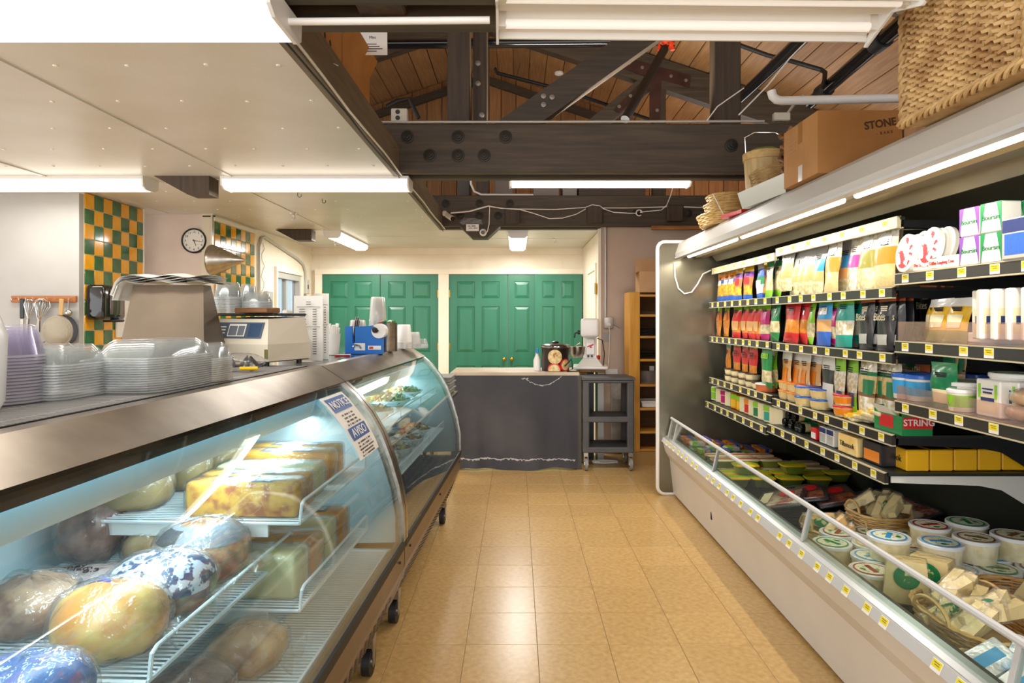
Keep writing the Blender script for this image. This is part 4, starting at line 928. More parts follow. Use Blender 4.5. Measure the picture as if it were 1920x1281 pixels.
# shelves with price rails and tags
tgm = MB(); tgm.mi = 0; tgm.box(-.0012, 0, -.021, .021, -.016, .016); tgm.mi = 1; tgm.box(-.0018, -.0012, -.019, .019, -.006, .014)
tgm.mi = 2
for r in range(2): tgm.box(-.0022, -.0018, -.012, .008+.004*r, .001+.006*r, .0035+.006*r)
TG = tgm.mesh([m_tagw, m_tagy, M('tag_print', '8a7d10', .6)])
def shelf(sec, z, tags, xf=1.5, deep=.55, rail=m_rail, bracket=None, n=None):
    y0, y1 = SEC[sec]
    o = MB().box(xf, xf+deep, y0, y1, z+.028, z+.040).build('shelf', m_dk, rc)
    MB().prism([(xf-.012, z), (xf-.012, z+.038), (xf+.004, z+.044), (xf+.004, z)], 'y', y0, y1).build('price_rail', rail, o)
    MB().box(xf-.014, xf+.004, y0, y1, z-.004, z+.001).box(xf-.014, xf+.002, y0, y1, z+.038, z+.042).build('rail_edge', m_railw, o)
    for y in tags: ob('price_tag', TG, o, (xf-.0125, y, z+.02))
    for y in (y0+.012, y1-.012):
        MB().prism([(xf+.02, z+.028), (2.1, z+.028), (2.1, z-.12), (2.06, z-.11), (1.93, z-.03), (1.84, z-.012), (xf+.02, z)], 'y', y-.003, y+.003).build('bracket', bracket if (bracket and y < y0+.1) else m_blackm, o)
    return o
def spread(y0, y1, n, seed): r = random.Random(seed); return [y0+(y1-y0)*(i+.5)/n+r.uniform(-.018, .018) for i in range(n)]
LV = {0: (1.475, 1.215, .90, .715), 1: (1.475, 1.212, .888, .738), 2: (1.525, 1.262, 1.028)}
for s_, zs_ in LV.items():
    for k, z in enumerate(zs_):
        xf = 1.5 if k < 3 else 1.47
        shelf(s_, z, spread(*SEC[s_], (8, 9, 8, 8)[k] if s_ == 0 else 8, s_*7+k), xf, .55, bracket=(M('bracket_white', 'd9d5cd', .4) if (s_, k) == (1, 3) else None))
shelf(0, 1.735, spread(*SEC[0], 6, 91), 1.52, .02, m_railw); shelf(1, 1.755, spread(*SEC[1], 7, 92), 1.52, .02, m_railw)
# tags on the front lip
for k, y in enumerate([5.05-.12*i+(.02 if i % 3 else 0) for i in range(30)]):
    if k % 9 != 8: ob('price_tag', TG, rc, (1.146, y, .443), (0, .40, 0))
# white wire loop on the end panel
p = [U(a, b, Y=YE-.01) for a, b in ((1264, 492), (1266, 520), (1272, 541), (1283, 551), (1297, 548), (1308, 533), (1318, 514), (1333, 507))]
pipe('lamp_cord', p, .006, m_pvc, 'white lamp cord looping down the steel end panel', 'cord', n=7)
# front panel hole / kick screws
MB(Matrix.Translation((1.222, 4.15, .16))).rbox(-.006, .001, -.011, .011, -.026, .026, .005, 1).build('panel_hole', m_slot, rc)

# ---------------------------------------------------------------- packages
RGB = dict(lime='8fd02a', green='1d8a4a', dgreen='0f7a48', red='d8262a', dred='a81c22', orange='ef8a1e', yellow='f2c02c', cream='efe2b8', white='efece4', tan='e6c98c', blue='2a63c4', sky='3aa0d8',
           teal='16a392', mag='c41a72', pink='e0439a', purple='8a4bb0', black='26262a', olive='9a9440', brown='8a5a34', grey='b6b4ae', navy='23336e', peach='e9b070', navyk='1b2140', salmon='d9764a')
def C(k): return M('pack_'+k, RGB[k], .28, coat=.25, bump=(40, .25, .004))
def CW(k): return M('pack_window_'+k, RGB[k], .22, coat=.4, noise=(45, 'c9822a' if k in ('yellow', 'orange') else 'cdbb84' if k in ('cream', 'tan', 'white') else RGB[k], (.4, .6)), bump=(60, .4, .004))
CNT = {}
def lab(desc, row):
    k = (desc, row); CNT[k] = CNT.get(k, 0)+1
    return '%s on %s, %s from end panel' % (desc, row, ORD[CNT[k]])
PROTO = {}
def bag(*a, **k):
    LINK[0] = False
    try: return bag_(*a, **k)
    finally: LINK[0] = True
def bag_(style, w_, h, d, bands, patch=None, word=None, wcol=None, gusset=.0):
    """hanging pouch facing -x; origin at bottom centre. bands: [(fraction from top, material)...]"""
    if style in PROTO: return PROTO[style]
    mats = [m for _, m in bands]; nv = 10; rnd = random.Random(style)
    ph = [rnd.uniform(0, 6) for _ in range(4)]
    def thick(u, v): return d*(math.sin(PI*min(max(u, 0), 1)))**.6*(math.sin(PI*min(1, v*1.12))**.55 if v < .89 else 0.02)
    def mf(u, v):
        f = 0
        for i, (e, _) in enumerate(bands):
            if 1-v <= e+.001: return i
        return len(bands)-1
    vsx = sorted(set([i/nv for i in range(nv+1)]+[1-e for e, _ in bands[:-1]]))
    mb = MB()
    for sgn in (-1, 1):
        n0 = len(mb.f); rows = []
        for v in vsx:
            for i in range(7):
                u = i/6; wob = .006*math.sin(9*v+ph[0]+4*u)
                rows.append((sgn*thick(u, v)/2+wob*.5, (u-.5)*w_*(1-.05*math.sin(PI*v))+.003*math.sin(7*v+ph[1]), h*v))
        fs = [(j*7+i, j*7+i+1, (j+1)*7+i+1, (j+1)*7+i) for j in range(len(vsx)-1) for i in range(6)]
        mb.add(rows, fs); k = n0
        for j in range(len(vsx)-1):
            for i in range(6): mb.m[k] = mf(0, (vsx[j]+vsx[j+1])/2); k += 1
    o = ob('cheese_bag', mb.mesh(mats, True, 60))
    def onface(y, z, off): u = y/w_+.5; v = z/h; return (-thick(u, v)/2+.003*math.sin(9*v+ph[0]+4*u)-off, y, z)
    if patch:
        y0, y1, z0, z1, m = patch
        me = MB().grid(lambda u, v: onface((y0+(y1-y0)*u)*w_, (z0+(z1-z0)*v)*h, .0022), 4, 4).mesh(m, True)
        c = ob('label', me, o)
    if word:
        y, z, sz = word[1:4]
        text(word[0], sz, wcol or m_ink, o, onface(y*w_, z*h, .005), RA)
    lnm = MB()
    for r in range(3): z = h*(.78-.035*r); a = onface(-.22*w_, z, .003); b = onface(.2*w_-.06*w_*r, z, .003); lnm.add([a, b, (b[0], b[1], b[2]-.005), (a[0], a[1], a[2]-.005)], [(0, 1, 2, 3)])
    ob('print', lnm.mesh(wcol or m_ink), o)
    PROTO[style] = o; return o
def put(o, X, Y, z, row, desc, rz=0., tilt=0., group='packages in the dairy case', cat=None, name=None):
    r = dup(o, (X, Y, z), (random.uniform(-.03, .03), tilt, rz+random.uniform(-.12, .12)), lab(desc, row), group)
    r['category'] = cat or 'cheese bag'
    if name: r.name = name
    return r
def px2y(px, X): return X*F/(px-CX)
mw, mk = C('white'), C('black')
ST = {
 'ybl': ('yellow and blue sliced cheese pouch', bag('ybl', .15, .24, .03, [(.12, CW('tan')), (.3, C('orange')), (.42, C('blue')), (.82, CW('yellow')), (1, C('blue'))], (-.3, .3, .52, .68, mw))),
 'yrd': ('yellow and red sliced cheese pouch', bag('yrd', .15, .24, .03, [(.2, C('yellow')), (.35, C('purple')), (.6, C('salmon')), (.85, CW('yellow')), (1, C('blue'))], (-.2, .3, .45, .65, C('red')))),
 'bgr': ('blue and green cheese pouch', bag('bgr', .155, .24, .03, [(.2, C('grey')), (.42, C('blue')), (.62, C('green')), (.85, mw), (1, C('blue'))], (-.3, .3, .3, .5, mw))),
 'grc': ('green topped cream shredded cheese pouch', bag('grc', .15, .24, .03, [(.2, C('green')), (.8, CW('cream')), (1, C('lime'))], (-.25, .25, .6, .72, C('cream')))),
 'tan': ('clear-topped grated cheese pouch', bag('tan', .16, .26, .04, [(.4, CW('grey')), (.58, CW('tan')), (.72, C('peach')), (1, CW('cream'))], (-.35, .35, .68, .82, C('grey')))),
 'tea': ('teal labelled grated cheese pouch', bag('tea', .15, .26, .035, [(.3, CW('grey')), (.55, C('sky')), (.75, C('peach')), (1, CW('cream'))])),
 'org': ('orange labelled cheese pouch', bag('org', .16, .26, .035, [(.34, CW('white')), (.62, C('orange')), (1, CW('tan'))], (-.3, .3, .7, .86, C('white')))),
 'pnk': ('pink labelled cheese pouch', bag('pnk', .14, .26, .03, [(.36, CW('white')), (.58, C('pink')), (1, CW('white'))])),
 'olv': ('olive labelled cheese pouch', bag('olv', .16, .26, .035, [(.34, CW('white')), (.64, C('olive')), (1, CW('cream'))], (-.3, .3, .7, .86, C('white')))),
 'ogr': ('orange shredded cheese bag with green top', bag('ogr', .14, .24, .03, [(.22, C('lime')), (.5, C('salmon')), (1, CW('orange'))], (-.3, .3, .5, .75, C('orange')))),
 'redg': ('red shredded cheese bag with lime top', bag('redg', .16, .25, .04, [(.24, C('lime')), (.55, C('red')), (.85, CW('orange')), (1, C('red'))], (-.32, .32, .2, .46, C('peach')))),
 'mag': ('magenta and lime cheese bag', bag('mag', .15, .25, .035, [(.25, C('lime')), (.62, C('mag')), (.85, CW('cream')), (1, C('mag'))], (-.3, .3, .5, .7, C('pink')))),
 'dgr': ('dark green shredded mozzarella bag', bag('dgr', .17, .26, .045, [(.14, C('lime')), (.55, C('dgreen')), (.8, CW('cream')), (1, C('green'))], (-.3, .3, .62, .74, C('green')))),
 'redb': ('big red shredded cheddar bag', bag('redb', .18, .26, .045, [(.12, C('lime')), (.5, C('red')), (.78, CW('orange')), (1, C('red'))], (-.25, .25, .6, .72, C('dred')))),
 'lim': ('slim lime green cheese bag', bag('lim', .11, .25, .03, [(.55, C('lime')), (.85, CW('cream')), (1, C('lime'))])),
 'blu': ('sky blue shredded cheese bag', bag('blu', .16, .25, .04, [(.16, C('lime')), (.48, C('sky')), (.72, C('peach')), (1, C('blue'))], (-.3, .3, .62, .76, mw))),
 'tel': ('teal and white shredded cheese bag', bag('tel', .17, .26, .045, [(.22, C('lime')), (.52, C('teal')), (.78, CW('white')), (1, C('teal'))])),
 'bit': ('black cheese bites pouch with red top', bag('bit', .14, .24, .04, [(.14, C('salmon')), (.85, mk), (1, C('black'))], (-.28, .3, .1, .28, C('grey')), ('Bites', .06, .58, .045), C('cream'))),
 'orp': ('orange carrot-coloured snack bag', bag('orp', .11, .24, .03, [(.15, C('green')), (1, CW('orange'))])),
 'red3': ('red pepperoni bag', bag('red3', .14, .25, .035, [(.1, C('lime')), (.55, C('red')), (.85, CW('orange')), (1, C('red'))], (-.35, .35, .62, .74, C('dred')))),
 'brg': ('bright green mozzarella bag', bag('brg', .17, .27, .05, [(.6, C('green')), (.86, CW('cream')), (1, C('green'))], (-.3, .3, .66, .78, C('lime')))),
 'whl': ('white snack pouch with orange food picture', bag('whl', .17, .27, .03, [(.24, C('white')), (.62, CW('peach')), (1, CW('white'))], (-.3, .3, .3, .6, C('orange')))),
 'bkw': ('white packet with black panel', bag('bkw', .15, .27, .03, [(.3, C('white')), (.55, C('black')), (1, C('white'))])),
 'stk': ('lime green string cheese packet', bag('stk', .12, .28, .03, [(.1, C('red')), (.3, C('lime')), (.7, CW('white')), (1, C('lime'))], (-.4, .05, .14, .36, C('navy')))),
 'wgr': ('white and green flatbread bag', bag('wgr', .16, .29, .05, [(.26, CW('white')), (.32, C('dgreen')), (.58, CW('tan')), (.64, C('brown')), (1, CW('white'))], (-.45, -.05, .4, .62, C('dgreen')))),
 'pol': ('orange and green sausage packet', bag('pol', .2, .24, .03, [(.35, C('green')), (.85, C('salmon')), (1, C('orange'))], (-.35, .35, .62, .8, C('lime')), ('POLISH', 0, .45, .035), C('cream'))),
}
def row(items, X, z, name, **k):
    for it in items:
        st, px = it[:2]; dx = it[2] if len(it) > 2 else 0; dz = it[3] if len(it) > 3 else 0
        put(ST[st][1], X+dx, px2y(px, X+dx), z+dz, name, ST[st][0], **k)
def second(items, X, z, name):
    for st, px in items: put(ST[st][1], X+.07, px2y(px, X)+.015, z, 'rear '+name, ST[st][0])
A1 = [('ybl', 1350), ('ybl', 1361), ('ybl', 1371), ('yrd', 1383), ('yrd', 1401), ('bgr', 1424), ('grc', 1441), ('grc', 1457, .03)]
A2 = [('tan', 1472, -.02, .03), ('tan', 1489), ('tan', 1504), ('tan', 1517), ('tea', 1531), ('org', 1556, -.02), ('tea', 1580, .03), ('pnk', 1597), ('olv', 1622, -.02), ('tan', 1640, .03), ('org', 1655, -.02), ('pnk', 1668, .05)]
row(A1, 1.56, 1.517, 'top shelf', tilt=.06); row(A2, 1.55, 1.517, 'top shelf', tilt=.1)
second([('ybl', 1378), ('yrd', 1412), ('bgr', 1432), ('tan', 1510), ('org', 1566), ('olv', 1630)], 1.56, 1.52, 'top shelf')
B1 = [('ogr', 1347), ('ogr', 1361), ('redg', 1380), ('redg', 1396), ('redg', 1408), ('redg', 1419), ('mag', 1433), ('dgr', 1452, -.03)]
B2 = [('redb', 1482, -.03), ('redb', 1503), ('lim', 1518), ('mag', 1529, .04), ('blu', 1543, -.02), ('mag', 1560), ('tel', 1581, -.02), ('mag', 1597, .03), ('tel', 1606, .03), ('bit', 1622, -.02), ('bit', 1639), ('bit', 1658, -.02), ('bit', 1676), ('bit', 1692, .03)]
row(B1, 1.56, 1.258, 'second shelf', tilt=.06); row(B2, 1.56, 1.256, 'second shelf', tilt=.08)
second([('redg', 1388), ('dgr', 1462), ('redb', 1492), ('tel', 1590), ('bit', 1648)], 1.56, 1.258, 'second shelf')
C1 = [('orp', 1366), ('red3', 1382), ('red3', 1397), ('red3', 1412), ('brg', 1438, -.04), ('lim', 1453)]
C2 = [('whl', 1474), ('whl', 1493, .02), ('whl', 1508, .02), ('whl', 1522, .04), ('bkw', 1550), ('stk', 1573, -.02), ('stk', 1596), ('wgr', 1624, -.03), ('wgr', 1650), ('wgr', 1668)]
row(C1, 1.57, .97, 'third shelf'); row(C2, 1.57, .945, 'third shelf', tilt=.04)
row([('wgr', 1705, .12), ('pol', 1722, .12), ('pol', 1745, .16), ('wgr', 1775, .15), ('wgr', 1792, .17)], 1.57, 1.07, 'open-end third shelf')
row([('bit', 1742, .12), ('bit', 1757, .14), ('bit', 1772, .16)], 1.6, 1.305, 'open-end second shelf')
# pegs for the hanging bags
for s_, zz in ((0, 1.762), (1, 1.782), (0, 1.50), (1, 1.50), (0, 1.235), (1, 1.235)):
    for k in range(8): y = SEC[s_][0]+.09+k*.15; MB().tube([(2.1, y, zz), (1.53, y, zz-.008), (1.52, y, zz+.01)], .003, 5).build('peg', m_chrome, rc)
# ---- tubs, cartons, blocks
def tub(*a, **k):
    LINK[0] = False
    try: return tub_(*a, **k)
    finally: LINK[0] = True
def tub_(style, r, h, side, lid, disc=None, band=None):
    if style in PROTO: return PROTO[style]
    o = ob('cheese_tub', MB().lathe([(r*.82, 0), (r*.85, .003), (r*.95, h*.86)], 22).mesh(side, True))
    ob('lid', MB().lathe([(r*.97, h*.84), (r, h*.85), (r, h*.97), (r*.96, h), (r*.9, h-.002), (0, h-.002)], 22).mesh(lid, True), o)
    if disc:
        ob('lid_label', MB().lathe([(r*.74, h), (0, h+.0006)], 22).mesh(disc[0]), o)
        ob('lid_ring', MB().lathe([(r*.80, h-.001), (r*.80, h+.0004), (r*.73, h+.0008), (r*.72, h)], 22).mesh(disc[1]), o)
        if len(disc) > 2:
            ob('lid_print', MB().box(-r*.12, r*.12, -r*.48, r*.48, h+.0006, h+.0012).mesh(disc[2]), o)
            ob('lid_print', MB().lathe([(r*.14, h+.0006), (0, h+.0014)], 10, (-r*.42, 0, 0)).mesh(C('green')), o)
    if band: ob('side_label', MB().lathe([(r*.885, h*.2), (r*.95, h*.75)], 22).mesh(band), o)
    PROTO[style] = o; return o
def placep(o, X, Y, z, row_, desc, rz=0., cat='tub', rot=None, group='packages in the dairy case'):
    r = dup(o, (X, Y, z), rot or (0, 0, rz), lab(desc, row_), group); r['category'] = cat; return r
T3 = 'third shelf'
z3, z3b = .942, .93
tb = tub('blk', .052, .045, C('tan'), mk, None, C('cream'))
for px, n in ((1372, 2), (1384, 2), (1398, 2), (1412, 2), (1425, 1)):
    for k in range(n): placep(tb, 1.56, px2y(px, 1.56), z3+.046*k, T3, 'black-lidded dip tub')
tb = tub('orw', .07, .05, C('salmon'), mw, None, C('salmon')); placep(tb, 1.55, px2y(1438, 1.55), z3, T3, 'white-lidded salmon tub')
tb = tub('orl', .062, .052, CW('cream'), C('orange'), None, C('tan'))
for px, n in ((1480, 2), (1497, 2), (1518, 2)):
    for k in range(n): placep(tb, 1.57, px2y(px, 1.57), z3b+.053*k, T3, 'orange-lidded hummus tub')
tb = tub('bll', .06, .052, CW('cream'), C('blue'), None, C('tan'))
for px, X in ((1512, 1.54), (1541, 1.56)):
    for k in range(2): placep(tb, X, px2y(px, X), z3b+.053*k, T3, 'blue-lidded hummus tub')
tb = tub('rdl', .06, .052, CW('cream'), C('red'), None, C('orange'))
for px, X in ((1587, 1.56), (1604, 1.62)):
    for k in range(2): placep(tb, X, px2y(px, X), z3b+.053*k, T3, 'red-lidded salsa tub')
def carton(*a, **k):
    LINK[0] = False
    try: return carton_(*a, **k)
    finally: LINK[0] = True
def carton_(style, lx, ly, lz, body, front=None, stripe=None, word=None, wcol=None, top=None, wsz=.02):
    """box facing -x; origin bottom centre of front face"""
    if style in PROTO: return PROTO[style]
    o = ob('cheese_carton', MB().rbox(0, lx, -ly/2, ly/2, 0, lz, .004, 1).mesh(body))
    if front: ob('label', MB().box(-.0008, 0, -ly*.4, ly*.4, lz*.12, lz*.62).mesh(front), o)
    if stripe: ob('stripe', MB().box(-.0009, 0, -ly*.48, ly*.48, lz*.66, lz*.96).mesh(stripe), o)
    if top: ob('top_label', MB().box(lx*.05, lx*.95, -ly*.45, ly*.45, lz, lz+.0008).mesh(top), o)
    if word: text(word, wsz, wcol or m_ink, o, (-.0016, 0, lz*.5), RA)
    PROTO[style] = o; return o
T4 = 'fourth shelf'
z4, z4b = .757, .78
for st, px, b, f_, s2 in (('c_lime', 1338, 'white', 'lime', 'lime'), ('c_wht', 1347, 'cream', None, None), ('c_mag', 1356, 'cream', 'mag', 'mag'), ('c_wht', 1364, 'cream', None, None), ('c_org', 1375, 'orange', 'yellow', 'lime'), ('c_org', 1386, 'orange', 'yellow', 'lime'), ('c_wht', 1392, 'cream', None, None),
                          ('c_red', 1401, 'tan', 'red', 'orange'), ('c_wht', 1409, 'cream', None, None), ('c_grn', 1418, 'cream', 'dgreen', 'lime'), ('c_wht', 1427, 'cream', None, None), ('c_tea', 1438, 'cream', 'teal', 'lime'), ('c_wht', 1449, 'cream', None, None), ('c_wht', 1460, 'cream', None, None)):
    placep(carton(st, .1, .075, .105, C(b), C(f_) if f_ else None, C(s2) if s2 else None), 1.53, px2y(px, 1.53), z4, T4, {'c_lime': 'lime labelled cream cheese slice pack', 'c_wht': 'plain cream slice pack', 'c_mag': 'magenta labelled slice pack', 'c_org': 'orange cheddar slice pack', 'c_red': 'red labelled slice pack', 'c_grn': 'green labelled slice pack', 'c_tea': 'teal labelled slice pack'}[st], cat='cheese pack', rz=.25)
LINK[0] = False
rl = MB(Matrix.Rotation(PI/2, 4, 'Y')); rl.mi = 0; rl.lathe([(0, 0), (.024, 0), (.024, .13), (0, .13)], 14); ro = ob('cheese_roll', rl.mesh(CW('tan'), True))
ob('black_cap', MB(Matrix.Rotation(PI/2, 4, 'Y')).lathe([(0, -.004), (.02, -.004), (.025, 0), (.025, .02)], 14).mesh(m_blackg, True), ro); ob('green_band', MB(Matrix.Rotation(PI/2, 4, 'Y')).lathe([(.0245, .05), (.0245, .09)], 14).mesh(C('dgreen'), True), ro)
LINK[0] = True
for k, (px, dz) in enumerate(((1470, 0), (1482, 0), (1494, 0), (1476, .046), (1488, .046), (1500, .0))): placep(ro, 1.52, px2y(px, 1.52), z4b+.025+dz, T4, 'black-ended goat cheese roll', cat='cheese roll')
for px in (1525,): placep(carton('c_redb', .08, .06, .06, C('red'), C('white')), 1.50, px2y(px, 1.5), z4b, T4, 'small red cheese carton', cat='carton')
for px in (1542, 1556): placep(carton('c_whb', .08, .07, .08, C('white'), C('grey'), C('navy')), 1.50, px2y(px, 1.5), z4b, T4, 'white and navy cheese carton', cat='carton')
m_till = M('cheese_loaf_film', 'edbd62', .3, noise=(14, 'f4dd9a'), coat=.3)
placep(carton('till', .08, .17, .085, m_till, None, None, 'Tillamook', m_ink, wsz=.032), 1.49, px2y(1588, 1.49), z4b, T4, 'marbled yellow cheese loaf with dark lettering', cat='cheese')
placep(carton('blkc', .08, .15, .09, mk, C('orange')), 1.50, px2y(1634, 1.5), z4b, T4, 'black and orange cheese carton', cat='carton')
m_yl = M('yellow_loaf', 'f0b51a', .28, coat=.3)
yl = carton('yloaf', .092, .22, .085, m_yl, None, None, 'Tillamook', m_ink, wsz=.038); LINK[0] = False; ob('top_film', MB().box(.006, .086, -.1, .1, .085, .0858).mesh(M('dark_film', '3a3018', .3)), yl); LINK[0] = True
for k in range(5): r = placep(yl, 1.56+.099*k, 2.765+.004*k, z4b, 'fourth shelf', 'bright yellow cheese loaf in the row by the white bracket', cat='cheese'); r['label'] = 'bright yellow cheese loaf by the white bracket, %s from the aisle' % ORD[k+1]
# open-end shelves (nearest section)
LINK[0] = False
ov = ob('cheese_oval', MB(Matrix.Rotation(-PI/2, 4, 'Y')).lathe([(.05, 0), (.055, .004), (.055, .02), (.05, .024), (0, .024)], 24, sx=1.35).mesh(mw, True))
ob('label', MB(Matrix.Rotation(-PI/2, 4, 'Y')).lathe([(.044, .0245), (0, .0248)], 20, sx=1.35).mesh(M('red_white_print', 'f0e8e4', .4, noise=(30, 'd02a30', (.52, .56)))), ov)
LINK[0] = True
S1, z1 = 'open-end top shelf', 1.567
for k, (px, X, dz) in enumerate(((1707, 1.50, .07), (1724, 1.56, .075), (1736, 1.53, .075), (1752, 1.52, .08), (1766, 1.56, .08), (1778, 1.58, .085))):
    placep(ov, X, px2y(px, X), z1+dz, S1, 'white oval snack cheese pack with red print', cat='cheese pack', rot=(.05*k, .15, .1))
for k, px in enumerate((1733, 1768)):
    placep(carton('tray', .12, .15, .042, mw, None, None, 'The Laughing Cow', C('red'), wsz=.016), 1.49, px2y(px, 1.49), z1, S1, 'low white display tray with red lettering', cat='tray')
for k, (px, st, col) in enumerate(((1817, 'b_pur', 'purple'), (1858, 'b_grn', 'green'))):
    c_ = carton(st, .07, .082, .095, mw, None, None, 'Boursin', C('dgreen'), wsz=.022)
    LINK[0] = False
    if len(c_.children) < 4:
        for q in (-1, 1): ob('corner_print', MB().prism([(q*.041, 0), (q*.041, .094), (q*.022, .094)], 'x', -.0007, 0).mesh(C(col)), c_)
        ob('top_print', MB().box(.002, .068, -.04, .04, .095, .0956).mesh(C(col)), c_)
    LINK[0] = True
    for j in range(2):
        for q in range(2): placep(c_, 1.50+.075*q, px2y(px, 1.5), z1+.096*j, S1, 'white soft cheese carton with %s corners' % col, cat='carton', rz=.1)
placep(carton('b_dk', .08, .11, .125, C('grey'), C('blue'), C('navy'), None), 1.48, px2y(1904, 1.48), z1, S1, 'grey carton with blue disc picture', cat='carton')
placep(carton('b_wh', .08, .08, .19, mw, None, C('green'), None), 1.58, px2y(1880, 1.58), z1, S1, 'tall white carton with green top', cat='carton')
# second shelf open end: clear bin with white packets
S2, z2 = 'open-end second shelf', 1.304
o = thing('clear_bin', 'long clear plastic bin along the second shelf', 'bin', (1.495, 2.0, z2))
m_bin = clear('bin_plastic', 'fbf0ec', .06, .12, 'ffe9e2', .05)
MB().box(0, .004, -.6, .6, 0, .075).box(0, .4, .596, .6, 0, .075).box(0, .4, -.6, .6, 0, .003).build('bin', m_bin, o)
yb = bag('ypk', .12, .16, .035, [(.2, C('white')), (.75, C('yellow')), (1, C('olive'))], (-.3, .3, .3, .6, C('cream')))
for px, X in ((1755, 1.55), (1770, 1.58), (1788, 1.55), (1745, 1.6)): put(yb, X, px2y(px, X), z2+.004, S2, 'yellow and white soft cheese packet', tilt=.2, cat='cheese packet')
fa = carton('feta', .035, .1, .16, mw, C('cream'), None, None)
LINK[0] = False; ob('print', MB().box(-.0016, -.0008, -.032, .032, .05, .075).box(-.0016, -.0008, -.02, .02, .10, .105).mesh(C('navy')), fa); LINK[0] = True
for k in range(9): placep(fa, 1.525+.004*k, px2y(1842, 1.52)-.058*k, z2+.02, S2, 'white upright cheese block in clear wrap', cat='cheese block', rz=1.25 if k else .15)
for k in range(4): placep(fa, 1.56, 2.28-.03*k, z2+.004+.036*(k % 2), S2, 'flat white cheese block lying in the bin', cat='cheese block', rot=(0, PI/2, 0))
# third shelf open end
S3, z5 = 'open-end third shelf', 1.07
o = thing('clear_bin', 'clear plastic bin along the third shelf of the open end', 'bin', (1.49, 2.0, z5)); MB().box(0, .004, -.6, .6, 0, .06).box(0, .4, .596, .6, 0, .06).box(0, .4, -.6, .6, 0, .003).build('bin', m_bin, o)
t1 = tub('blt', .06, .10, C('white'), C('blue'), None, C('sky'))
for px, X in ((1703, 1.56), (1728, 1.57), (1745, 1.66), (1760, 1.72), (1800, 1.78), (1820, 1.80)): placep(t1, X, px2y(px, X), z5+.004, S3, 'blue-lidded tub', rz=.4)
put(bag('gpk', .13, .16, .04, [(.2, C('green')), (.5, C('dgreen')), (1, C('dgreen'))], (-.3, .3, .1, .4, C('cream'))), 1.53, px2y(1770, 1.53), z5+.004, S3, 'dark green mozzarella pearls packet', cat='cheese packet')
t2 = tub('wht', .075, .095, C('white'), mw, (C('white'), C('green')), C('white'))
placep(t2, 1.60, px2y(1815, 1.6), z5+.004, S3, 'large white-lidded feta tub'); placep(t2, 1.7, px2y(1875, 1.7), z5+.004, S3, 'large white-lidded feta tub'); placep(t2, 1.62, px2y(1905, 1.62), z5+.05, S3, 'large white-lidded feta tub')
t3 = tub('whs', .045, .075, C('white'), mw, None, C('lime')); placep(t3, 1.53, px2y(1803, 1.53), z5+.004, S3, 'small white feta tub with green label')
fb = carton('fblk', .06, .11, .12, mw, C('cream'), None, None)
LINK[0] = False
ob('print', MB().box(-.002, -.001, -.03, .03, .05, .062).box(-.002, -.001, -.02, .02, .075, .081).box(-.002, -.001, -.024, .024, .087, .092).mesh(C('navy')), fb); ob('print', MB().box(-.002, -.001, -.042, -.032, .06, .105).box(-.002, -.001, .032, .042, .06, .105).mesh(C('lime')), fb); LINK[0] = True
placep(fb, 1.52, px2y(1852, 1.52), z5+.004, S3, 'white feta block with navy lettering', cat='cheese block'); placep(fb, 1.55, px2y(1885, 1.55), z5+.004, S3, 'white feta block with navy lettering', cat='cheese block')
for k, (px, dz) in enumerate(((1903, 0), (1910, .05), (1918, 0))):
    o = thing('bread_pack', 'tan flatbread pack in the third shelf bin, %s' % ORD[k+1], 'bread', (1.53, px2y(px, 1.53), z5+.004+dz)); MB().blob((.04, 0, .025), (.045, .06, .025), k, .1, 16, 8).build('bread', M('flatbread', 'dca66a', .5, noise=(12, 'f0d8b0')), o, True); MB().blob((.04, 0, .026), (.05, .065, .028), k, .12, 16, 8).build('wrap', m_wrap, o, True)
# pile of stick packs and the string cheese box
for k in range(7):
    o = thing('stick_pack', 'cream cheese-stick pack in a loose pile beside the string cheese box, %s' % ORD[k+1], 'cheese pack', (1.55+.03*(k % 2), px2y(1608+8*k, 1.55), .93+.018*(k//2)), .3*(k % 3)-.2, 'loose cheese-stick packs')
    MB().rbox(-.04, .04, -.06, .06, 0, .018, .006, 2).build('sticks', CW('cream'), o, True); MB().box(-.042, .042, .035, .062, .002, .02).build('label', C('lime' if k % 2 else 'yellow'), o)
o = thing('string_cheese_box', 'open green box with red band reading STRING', 'box', (1.512, px2y(1668, 1.5)+.075, .93), .0)
MB().box(0, .12, -.14, -.138, 0, .088).box(0, .12, .06, .062, 0, .10).box(0, .002, -.138, .06, 0, .075).box(.118, .12, -.138, .06, 0, .1).box(.002, .118, -.138, .06, 0, .002).build('body', C('green'), o)
MB().box(.004, .12, -.1415, -.14, .028, .075).build('red_band', C('red'), o); MB().box(-.0015, 0, -.08, .02, .02, .07).build('red_patch', C('red'), o)
text('STRING', .036, m_paper, o, (.066, -.1425, .051), RX, bold=.0005)
MB().add([(0, -.10, .075), (0, .03, .075), (-.04, .02, .115), (-.035, -.09, .11)], [(0, 1, 2, 3)]).build('flap', m_paper, o)
